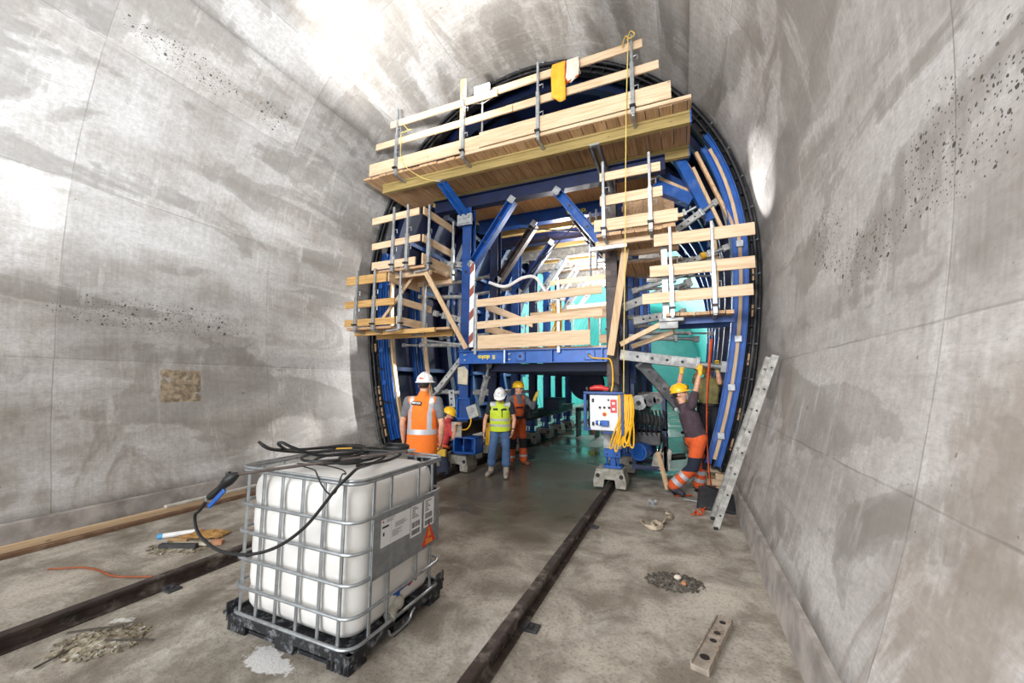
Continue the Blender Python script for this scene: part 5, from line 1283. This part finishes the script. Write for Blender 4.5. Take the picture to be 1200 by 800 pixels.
            for s in op.get('sides', 'LR'):
                mb = MB(); w_2 = J['wr'+s]; hn = (hands or {}).get(s, {}); d = V(hn.get('d', (w_2 - J['el'+s])))
                hand(mb, w_2, d, hn.get('n', -V(Rc.col[0]) if s == 'R' else V(Rc.col[0])), hn.get('side', 1 if s == 'R' else -1), hn.get('curl', .4), .004)
                cap(mb, w_2 - d.normalized()*.05, w_2 + d.normalized()*.02, .036, .034); baked(mb, 'glove', m, t, .009, 2)
        elif kind == 'belt':
            c = pel.lerp(che, op.get('at', .25)); mb = MB(); P_ = [c + V(Rp.col[0])*(.158*k+g)*math.cos(a) + V(Rp.col[1])*(.12*k+g)*math.sin(a) for a in [2*PI*i/28 for i in range(28)]]
            for hgt in (-.012,.012): mb.tube([p + up1*hgt for p in P_], .017, 6, True)
            baked(mb, 'belt', m, t, .009, 2)
    return t, out, (Rc, Rp, Rh)
def W(*a): return V(a)
def loc(fc, base):
    f = V((fc[0], fc[1], 0)).normalized(); r = V((f.y, -f.x, 0)); b0 = V(base)
    return lambda q: ((q - b0).dot(r), (q - b0).dot(f), q.z)
def stick_on(o, target_origin, direction):
    """point and normal on the surface of o hit by a ray (world)"""
    off = ROOT[o.name]; b = BVHTree.FromPolygons([v.co + off for v in o.data.vertices], [tuple(p.vertices) for p in o.data.polygons])
    return b.ray_cast(V(target_origin), V(direction).normalized())[:2]

# --- man in the orange vest, seen from behind
fv = V((-.28, .96, 0)).normalized(); rv = V((fv.y, -fv.x, 0)); bv = V((-3.20, 4.42, 0))
def at_(base, r, f, u, fr, ff): return base + fr*r + ff*f + V((0,0,u))
A = lambda r, f, u: at_(bv, r, f, u, rv, fv)
J = dict(pelvis=A(0,0,1.0), chest=A(0,.0,1.36), neck=A(.0,.01,1.585), head=A(.0,.04,1.725), shL=A(-.205,0,1.50), shR=A(.205,0,1.50), elL=A(-.27,-.02,1.21), elR=A(.275,-.03,1.19), wrL=A(-.28,.06,.97), wrR=A(.235,.06,.95),
         hipL=A(-.095,0,.96), hipR=A(.095,0,.96), knL=A(-.11,.02,.53), knR=A(.12,.04,.53), ankL=A(-.12,-.02,.09), ankR=A(.14,.0,.09))
for s, x in (('L',-.13),('R',.16)): J['toe'+s] = A(x,.19,.03)
lv = loc(fv, bv)
def vest_pick(c):
    r, f, u = lv(c)
    if abs(u-1.105) < .028: return 1
    if u > 1.105 and abs(abs(r) - (.135)) < .026: return 1
    return 0
p1, o1, R1 = person('person', 'man seen from behind in an orange hi-vis vest and white helmet, behind the white tank', J, fv, V((-.2,.97,-.12)), wear=[
    ('trousers', M_navyc), ('shirt', M_greyc, dict(g=.012, sleeve=.62)), ('vest', [M_hiv, M_refl], dict(g=.020, gs=.010, low=False, box=.20, wide=.208, deep=.01, gs2=1, capsleeve=0, pick=vest_pick)), ('boots', M_boott), ('helmet', M_hw, dict(strap=True))],
    hands={'R': dict(n=-rv*.8+fv*.2, curl=.5), 'L': dict(n=rv*.8+fv*.2, curl=.5)})
q, n = stick_on(o1['vest'], A(-.05,-1,1.47), fv)
if q:
    lab = MB(); u_ = V((0,0,1)); u_ = (u_ - n*u_.dot(n)).normalized(); x_ = u_.cross(n)
    Mx = basis(q + n*.006, x_, u_)
    pts = [(-.075,-.02),(-.068,-.027),(.068,-.027),(.075,-.02),(.075,.02),(.068,.027),(-.068,.027),(-.075,.02)]
    lab.prism([Mx @ V((a, b + a*-.06, 0)) for a, b in pts], n*.004); lo_ = lab.build('back_label', M_blackp, p1)
    text_mesh('label_lettering', 'BERTSCH', .036, basis(q + n*.0105, x_ - u_*.06, u_), M_white, p1, .0008, bold=.001, xs=.86)
hp_, hn_ = stick_on(o1['helmet'], A(.0,-1,1.80), fv)
if hp_:
    u_ = V((0,0,1)); u_ = (u_ - hn_*u_.dot(hn_)).normalized(); x_ = u_.cross(hn_); Mx = basis(hp_ + hn_*.002, x_, u_); em_ = MB()
    for a0, a1, b0, b1 in ((-.03,-.012,-.016,.014),(-.009,.006,-.018,.01),(.009,.03,-.016,.014)): em_.prism([Mx @ V((a, b, 0)) for a, b in ((a0,b0),(a1,b0),(a1,b1),(a0,b1))], hn_*.002)
    em_.build('helmet_emblem', mat('orange red emblem', 'e2552e', .5), p1)

# --- crouching man in the red shirt
fr_ = V((.75, .66, 0)).normalized()
J = dict(pelvis=W(-4.27,6.62,.50), chest=W(-4.22,6.72,.80), neck=W(-4.24,6.80,.985), head=W(-4.27,6.86,1.10), shL=W(-4.36,6.86,.93), shR=W(-4.10,6.64,.91), elL=W(-4.52,6.84,.68), elR=W(-3.98,6.60,.70), wrL=W(-4.56,6.80,.46), wrR=W(-3.90,6.52,.94),
         hipL=W(-4.33,6.68,.46), hipR=W(-4.22,6.56,.46), knL=W(-4.05,6.98,.55), knR=W(-4.36,6.42,.08+.02), ankL=W(-4.22,6.80,.10), ankR=W(-4.62,6.30,.10), toeL=W(-4.07,6.92,.04), toeR=W(-4.70,6.26,.03))
J['knR'] = W(-4.02,6.42,.10); J['ankR'] = W(-4.42,6.40,.11); J['toeR'] = W(-4.50,6.38,.03)
for q_ in J: J[q_] = J[q_] + V((-.07, 0, 0))
p2, o2, R2 = person('person', 'man in a red shirt and yellow helmet kneeling at the foot of the left post', J, fr_, V((.8,.45,-.45)), V((.3,.2,.9)), wear=[
    ('trousers', M_navyc), ('shirt', M_redc, dict(g=.016, sleeve=.75)), ('belt', M_orgt, dict(at=.1, g=.03)), ('boots', M_boott), ('helmet', M_hy)],
    hands={'R': dict(d=(.4,-.2,.3), n=(.3,.2,-1), curl=.7), 'L': dict(curl=.5)})
po = MB(); po.box((-4.27,6.46,.44),(.12,.07,.16)).box((-4.17,6.46,.43),(.09,.06,.13)); po.build('tool_pouch', mat('yellow tool pouch','c9a032',.7), p2, bevel=.012)

# --- man in the yellow-green vest, head bowed
fg = V((.30, -.95, 0)).normalized(); rg = V((fg.y, -fg.x, 0)); bg_ = V((-3.24, 6.96, 0))
A = lambda r, f, u: at_(bg_, r, f, u, rg, fg)
J = dict(pelvis=A(0,-.03,.90), chest=A(.01,.0,1.20), neck=A(.0,.04,1.40), head=A(-.005,.11,1.505), shR=A(.20,.0,1.325), shL=A(-.20,.0,1.325), elR=A(.30,-.02,1.03), elL=A(-.27,-.03,1.05), wrR=A(.30,.08,.82), wrL=A(-.25,.06,.85),
         hipR=A(.09,-.02,.87), hipL=A(-.09,-.02,.87), knR=A(.13,.08,.49), knL=A(-.12,.02,.49), ankR=A(.17,-.02,.10), ankL=A(-.13,.08,.09), toeR=A(.23,.15,.03), toeL=A(-.15,.27,.03))
lg = loc(fg, bg_)
def green_pick(c):
    r, f, u = lg(c)
    if abs(u-1.055) < .022 or abs(u-.945) < .022: return 1
    if u > 1.30 and abs(abs(r) - .13) < .055: return 1
    if .0 < f and abs(u-1.245) < .016 and .03 < abs(r) < .13: return 2
    if f > .0 and abs(r+.05) < .009 and 1.10 < u < 1.25: return 2
    return 0
p3, o3, R3 = person('person', 'man in a yellow-green vest, jeans and white helmet looking down at the floor', J, fg, V((.25,-.75,-.55)), V((.15,-.5,.85)), scale=.96, wear=[
    ('trousers', M_jean, dict(frac=1.62, g=.022)), ('shirt', M_navyc, dict(g=.013, sleeve=.5)), ('vest', [M_yel, M_refl, M_navyc], dict(g=.022, gs=.012, low=False, box=.06, wide=.215, deep=.035, capsleeve=0, pick=green_pick)), ('boots', M_bootg, dict(h=.10)), ('helmet', M_hw)],
    hands={'R': dict(n=-rg, curl=.45), 'L': dict(n=rg, curl=.45)})
w3 = MB().cone(J['wrL'].lerp(J['elL'],.06), J['wrL'].lerp(J['elL'],.16), .034, n=14).build('wrist_watch', M_blackp, p3, smooth=True)
for s in 'LR': 
    mb = MB(); cap(mb, J['kn'+s].lerp(J['ank'+s], .6), J['ank'+s]+V((0,0,.04)), .056, .048); baked(mb, 'boot_shaft', M_bootb, p3, .011, 3)
hp_, hn_ = stick_on(o3['helmet'], J['head']+fg*1+V((0,0,.05)), -fg)
if hp_: MB().ell(hp_, (.012,.012,.014), n=8).build('helmet_emblem', M_blackp, p3)

# --- man in orange dungarees
fo = V((.80, -.60, 0)).normalized(); ro = V((fo.y, -fo.x, 0)); bo_ = V((-3.33, 8.02, 0))
A = lambda r, f, u: at_(bo_, r, f, u, ro, fo)
J = dict(pelvis=A(0,-.02,.96), chest=A(0,0,1.28), neck=A(0,.01,1.49), head=A(0,.04,1.625), shR=A(.20,-.0,1.42), shL=A(-.20,.02,1.42), elR=A(.27,-.05,1.14), elL=A(-.30,.17,1.22), wrR=A(.20,.12,.98), wrL=A(-.26,.32,1.44),
         hipR=A(.09,0,.92), hipL=A(-.09,0,.92), knR=A(.13,.05,.50), knL=A(-.12,.05,.50), ankR=A(.17,0,.09), ankL=A(-.16,0,.09), toeR=A(.22,.19,.03), toeL=A(-.18,.2,.03))
lo_f = loc(fo, bo_)
def dung_pick(c):
    r, f, u = lo_f(c)
    if f > .03 and .36 < u < .56: return 1
    if .17 < u < .22: return 2
    return 0
def bib_pick(c):
    r, f, u = lo_f(c)
    if u > 1.30: return 0 if (abs(abs(r)-.10) < .03) else 1
    if f > .04: return 2 if (abs(u-1.22) < .02 and abs(r) < .09) else 0
    return 0 if (u < 1.12 or abs(r) < .05) else 1
p4, o4, R4 = person('person', 'man in orange dungarees, grey shirt and yellow helmet with one hand raised', J, fo, V((.95,-.25,-.02)), wear=[
    ('trousers', [M_dung, M_blk, M_refl], dict(pick=dung_pick, g=.026)), ('shirt', M_greyc, dict(g=.014, sleeve=1.7)), ('bib', [M_dung, M_greyc, M_blk], dict(g=.022, pick=bib_pick, capsleeve=0)), ('belt', M_blk, dict(at=.2, g=.03)), ('boots', M_bootb), ('gloves', M_glove), ('helmet', M_hy)],
    hands={'R': dict(n=(-1,0,0), curl=.5), 'L': dict(d=(.25,.1,.95), n=(.5,.5,.1), curl=.35)})
gl = MB(); 
for s in (-1, 1): gl.tube([J['head'] + V((.95,-.25,0)).normalized()*.098 + V((-.25,-.95,0)).normalized()*(.03*s) + V((0,0,.003)) + V((-.25,-.95,0)).normalized()*.02*math.cos(a) + V((0,0,.016*math.sin(a))) for a in [2*PI*i/12 for i in range(12)]], .003, 5, True)
gl.build('glasses', M_blackp, p4)

# --- leaning man in the plum shirt, arms up at the strut
fp_ = V((.80, .60, 0)).normalized()
J = dict(pelvis=W(.17,7.02,.90), chest=W(.09,7.0,1.20), neck=W(.0,7.0,1.42), head=W(-.05,7.0,1.60), shL=W(-.08,7.13,1.46), shR=W(.12,6.86,1.42), elL=W(-.05,7.14,1.76), elR=W(.20,6.93,1.70), wrL=W(-.005,7.075,1.985), wrR=W(.265,6.975,1.955),
         hipL=W(.10,7.10,.86), hipR=W(.20,6.94,.86), knL=W(.24,7.24,.50), knR=W(.10,6.93,.45), ankL=W(.18,7.30,.12), ankR=W(-.13,6.97,.13), toeL=W(.35,7.40,.05), toeR=W(-.02,6.86,.035))
J['ankR'] = W(-.20,6.99,.13); J['toeR'] = W(-.04,6.86,.04)
def purp_pick(c):
    d = (c - J['knR']).length; d2 = (c - J['knL']).length
    if (c.z < .62 and c.z > .40 and (c - V((.2,6.7,.5))).length < .36) or (d2 < .13 and c.x > J['knL'].x): return 2
    if c.z > .74 and c.y > 7.05: return 2
    for a, b in ((J['knR'], J['ankR']), (J['knL'], J['ankL'])):
        t = (c-a).dot(b-a)/(b-a).length_squared
        if (c - a.lerp(b, max(0, min(1, t)))).length < .12 and (.34 < t < .50 or .66 < t < .82): return 1
    return 0
p5, o5, R5 = person('person', 'man in a plum shirt and orange trousers reaching up to the grey strut', J, fp_, V((.97,-.12,.16)), V((-.2,.0,.98)), wear=[
    ('trousers', [M_orgt, M_refl, M_navyc], dict(pick=purp_pick, g=.03)), ('shirt', M_purp, dict(g=.020, sleeve=.6, box=-.02, wide=.178)), ('boots', M_bootk), ('gloves', M_glove), ('helmet', M_hy)],
    hands={'R': dict(d=(.05,.25,.95), n=(.1,.95,-.2), curl=.8), 'L': dict(d=(.05,.1,.98), n=(.1,.9,-.2), curl=.75)})

# --- man in the olive shirt behind him, on a block
sb = thing('timber_block', 'stack of squared timbers under the man in the olive shirt', 'timber block', (.38,7.6,0))
for z in range(4):
    for d in (-.12,.12):
        if z % 2: MB().b2(.16,.60,7.6+d-.06,7.6+d+.06,.105*z,.105*z+.1).build('timber', M_wx, sb, bevel=.004)
        else: MB().b2(.38+d-.06,.38+d+.06,7.38,7.82,.105*z,.105*z+.1).build('timber', M_wy, sb, bevel=.004)
fl2 = V((-.35, -.94, 0)).normalized(); zb = .42
J = dict(pelvis=W(.39,7.60,zb+.95), chest=W(.40,7.58,zb+1.25), neck=W(.40,7.56,zb+1.45), head=W(.40,7.51,zb+1.585), shR=W(.22,7.62,zb+1.38), shL=W(.58,7.50,zb+1.38), elR=W(.24,7.40,zb+1.52), elL=W(.56,7.34,zb+1.36), wrR=W(.32,7.26,zb+1.57), wrL=W(.53,7.28,zb+1.60),
         hipR=W(.31,7.62,zb+.92), hipL=W(.47,7.58,zb+.92), knR=W(.30,7.56,zb+.5), knL=W(.48,7.52,zb+.5), ankR=W(.30,7.62,zb+.09), ankL=W(.47,7.60,zb+.09))
p6, o6, R6 = person('person', 'man in an olive shirt with raised gloved hands behind the orange strap', J, fl2, V((-.3,-.93,.1)), wear=[
    ('trousers', M_blk), ('shirt', M_ol, dict(g=.018, sleeve=.6)), ('belt', M_blackp, dict(at=.15, g=.02)), ('boots', M_bootk), ('gloves', M_glove)],
    hands={'R': dict(d=(.1,-.3,.9), n=(.1,-.8,-.3), curl=.7), 'L': dict(d=(-.05,-.2,.95), n=(.1,-.8,-.3), curl=.7)})
hb = MB(); hb.ell(J['head'] + V((.02,.015,.03)), (.080,.098,.086), axes(V((-.3,-.93,.1)), (0,0,1)), 16); baked(hb, 'hair', [M_hair], p6, .010, 2)

# --- far workers in the turquoise heading
def far_worker(x, y, f, label, m):
    f = V((f[0], f[1], 0)).normalized(); r = V((f.y, -f.x, 0)); b0 = V((x, y, 0)); A = lambda a, b, c: at_(b0, a, b, c, r, f)
    J = dict(pelvis=A(0,0,.95), chest=A(0,.01,1.26), neck=A(0,.02,1.46), head=A(0,.05,1.59), shR=A(.19,0,1.39), shL=A(-.19,0,1.39), elR=A(.24,.05,1.1), elL=A(-.23,.06,1.1), wrR=A(.2,.25,1.0), wrL=A(-.18,.25,1.02), hipR=A(.09,0,.91), hipL=A(-.09,0,.91), knR=A(.1,.04,.5), knL=A(-.1,.03,.5), ankR=A(.11,0,.09), ankL=A(-.11,0,.09))
    lf = loc(f, b0)
    return person('person', label, J, f, f, wear=[('trousers', M_navyc), ('shirt', m, dict(g=.02, sleeve=1.4, pick=None)), ('boots', M_bootk), ('helmet', M_hy)])
far_worker(-3.50, 16.3, (.7,.4), 'distant worker in a yellow jacket and helmet, left of the control cabinet', M_yel)
far_worker(.12, 15.6, (-.6,-.6), 'distant worker in a yellow jacket and helmet, beyond the leaning man', M_yel)
WORLD, EXPO = .7, 0.38
def LIGHTS():
    # daylight through the open portal behind the camera
    light('portal daylight', 'AREA', (CX, Y_BACK+.05, 4.0), 850, (.94, .97, 1), (CX, 5, 3.6), shape='RECTANGLE', size=7.0, size_y=7.0)
    # unseen floodlights at crown and left wall, then added gantry and right wall fill
    light('crown floodlight', 'SPOT', (-3.6, 3.4, 5.2), 640, (1, .99, .96), (-3.9, 5.2, 8.3), spot_size=1.45, spot_blend=.5, shadow_soft_size=.12)
    light('wall floodlight', 'SPOT', (-.6, .4, 3.2), 1600, (.90, .95, 1), (-6.1, 2.3, 7.0), spot_size=1.4, spot_blend=.6, shadow_soft_size=.2)
    light('gantry fill', 'SPOT', (-1.2, -2.5, 5.2), 1300, (1, .98, .96), (-2.6, 7, 4.0), spot_size=1.0, spot_blend=.6, shadow_soft_size=.6)  # unseen fill added on the camera side to brighten the gantry front
    light('right wall fill', 'SPOT', (-3.2, -1.5, 4.6), 640, (.98, .98, 1), (1.2, 3.2, 3.6), spot_size=1.5, spot_blend=.7, shadow_soft_size=.5)  # unseen fill added to lift the right wall
    # site lamps inside the formwork
    for x, y, z, e in ((-2.6, 9.2, 5.0, 130), (-2.5, 11.5, 4.9, 260), (-2.5, 14.0, 4.9, 300)):
        light('gantry lamp', 'POINT', (x, y, z), e, (1, .98, .95), shadow_soft_size=.12)
    light('side floodlight', 'SPOT', (-4.6, 8.6, 2.0), 330, (1, .99, .98), (-6.5, 5.25, .75), spot_size=.22, spot_blend=.5, shadow_soft_size=.03)
    light('side floodlight', 'SPOT', (-5.72, 7.60, 3.5), 90, (1, .99, .98), (-6.85, 6.75, 3.55), spot_size=1.5, spot_blend=.3, shadow_soft_size=.008)
    light('side floodlight', 'SPOT', (-5.72, 7.60, 1.75), 90, (1, .99, .98), (-6.7, 6.75, 1.75), spot_size=1.5, spot_blend=.3, shadow_soft_size=.008)
    light('side floodlight', 'SPOT', (.35, 7.0, 4.5), 60, (1, .99, .98), (1.25, 6.6, 4.8), spot_size=1.2, spot_blend=.4, shadow_soft_size=.01)
    light('platform floodlight', 'SPOT', (-3.32, 6.1, 7.3), 50, (1, 1, 1), (-2.4, 2, 6.2), spot_size=2.4, spot_blend=.3, shadow_soft_size=.1)
    for y in (18.5, 23, 29, 36):
        light('heading lamp', 'POINT', (CX, y, 6.0), 420, (1, 1, 1), shadow_soft_size=.3)
# ------------------------------------------------------------------ camera
cam = bpy.data.cameras.new('camera'); camo = bpy.data.objects.new('camera', cam); COL.objects.link(camo)
cam.sensor_fit = 'HORIZONTAL'; cam.sensor_width = 36; cam.lens = 461/1200*36; cam.clip_end = 200
Yd = V((200, -50, 461)).normalized(); Xd = V((1075, 40, -461)); Xd = (Xd - Yd*Xd.dot(Yd)).normalized(); Zd = Xd.cross(Yd)
if Zd.y < 0: Zd = -Zd
Rm = Matrix((Xd, Yd, Zd))                     # rows: world axes seen in camera (right, up, forward)
right, upv, fwd = V(Rm.col[0]), V(Rm.col[1]), V(Rm.col[2])
camo.matrix_world = Matrix.Translation((0, 0, 1.75)) @ Matrix((right, upv, -fwd)).transposed().to_4x4()
scene.camera = camo

# ------------------------------------------------------------------ light
w = bpy.data.worlds.new('daylight'); scene.world = w; w.use_nodes = True
bg = w.node_tree.nodes['Background']; bg.inputs[0].default_value = (.86, .93, 1, 1); bg.inputs[1].default_value = WORLD
def light(name, typ, loc, energy, col=(1,1,1), target=None, **kw):
    l = bpy.data.lights.new(name, typ); l.energy = energy; l.color = col
    for a, b in kw.items(): setattr(l, a, b)
    o = bpy.data.objects.new(name, l); COL.objects.link(o); o.location = loc
    if target: o.rotation_euler = (V(target) - V(loc)).to_track_quat('-Z', 'Y').to_euler()
    return o
LIGHTS()
scene.view_settings.view_transform = 'Standard'; scene.view_settings.look = 'None'
scene.view_settings.exposure = EXPO; scene.view_settings.gamma = 1; scene.view_settings.use_curve_mapping = False
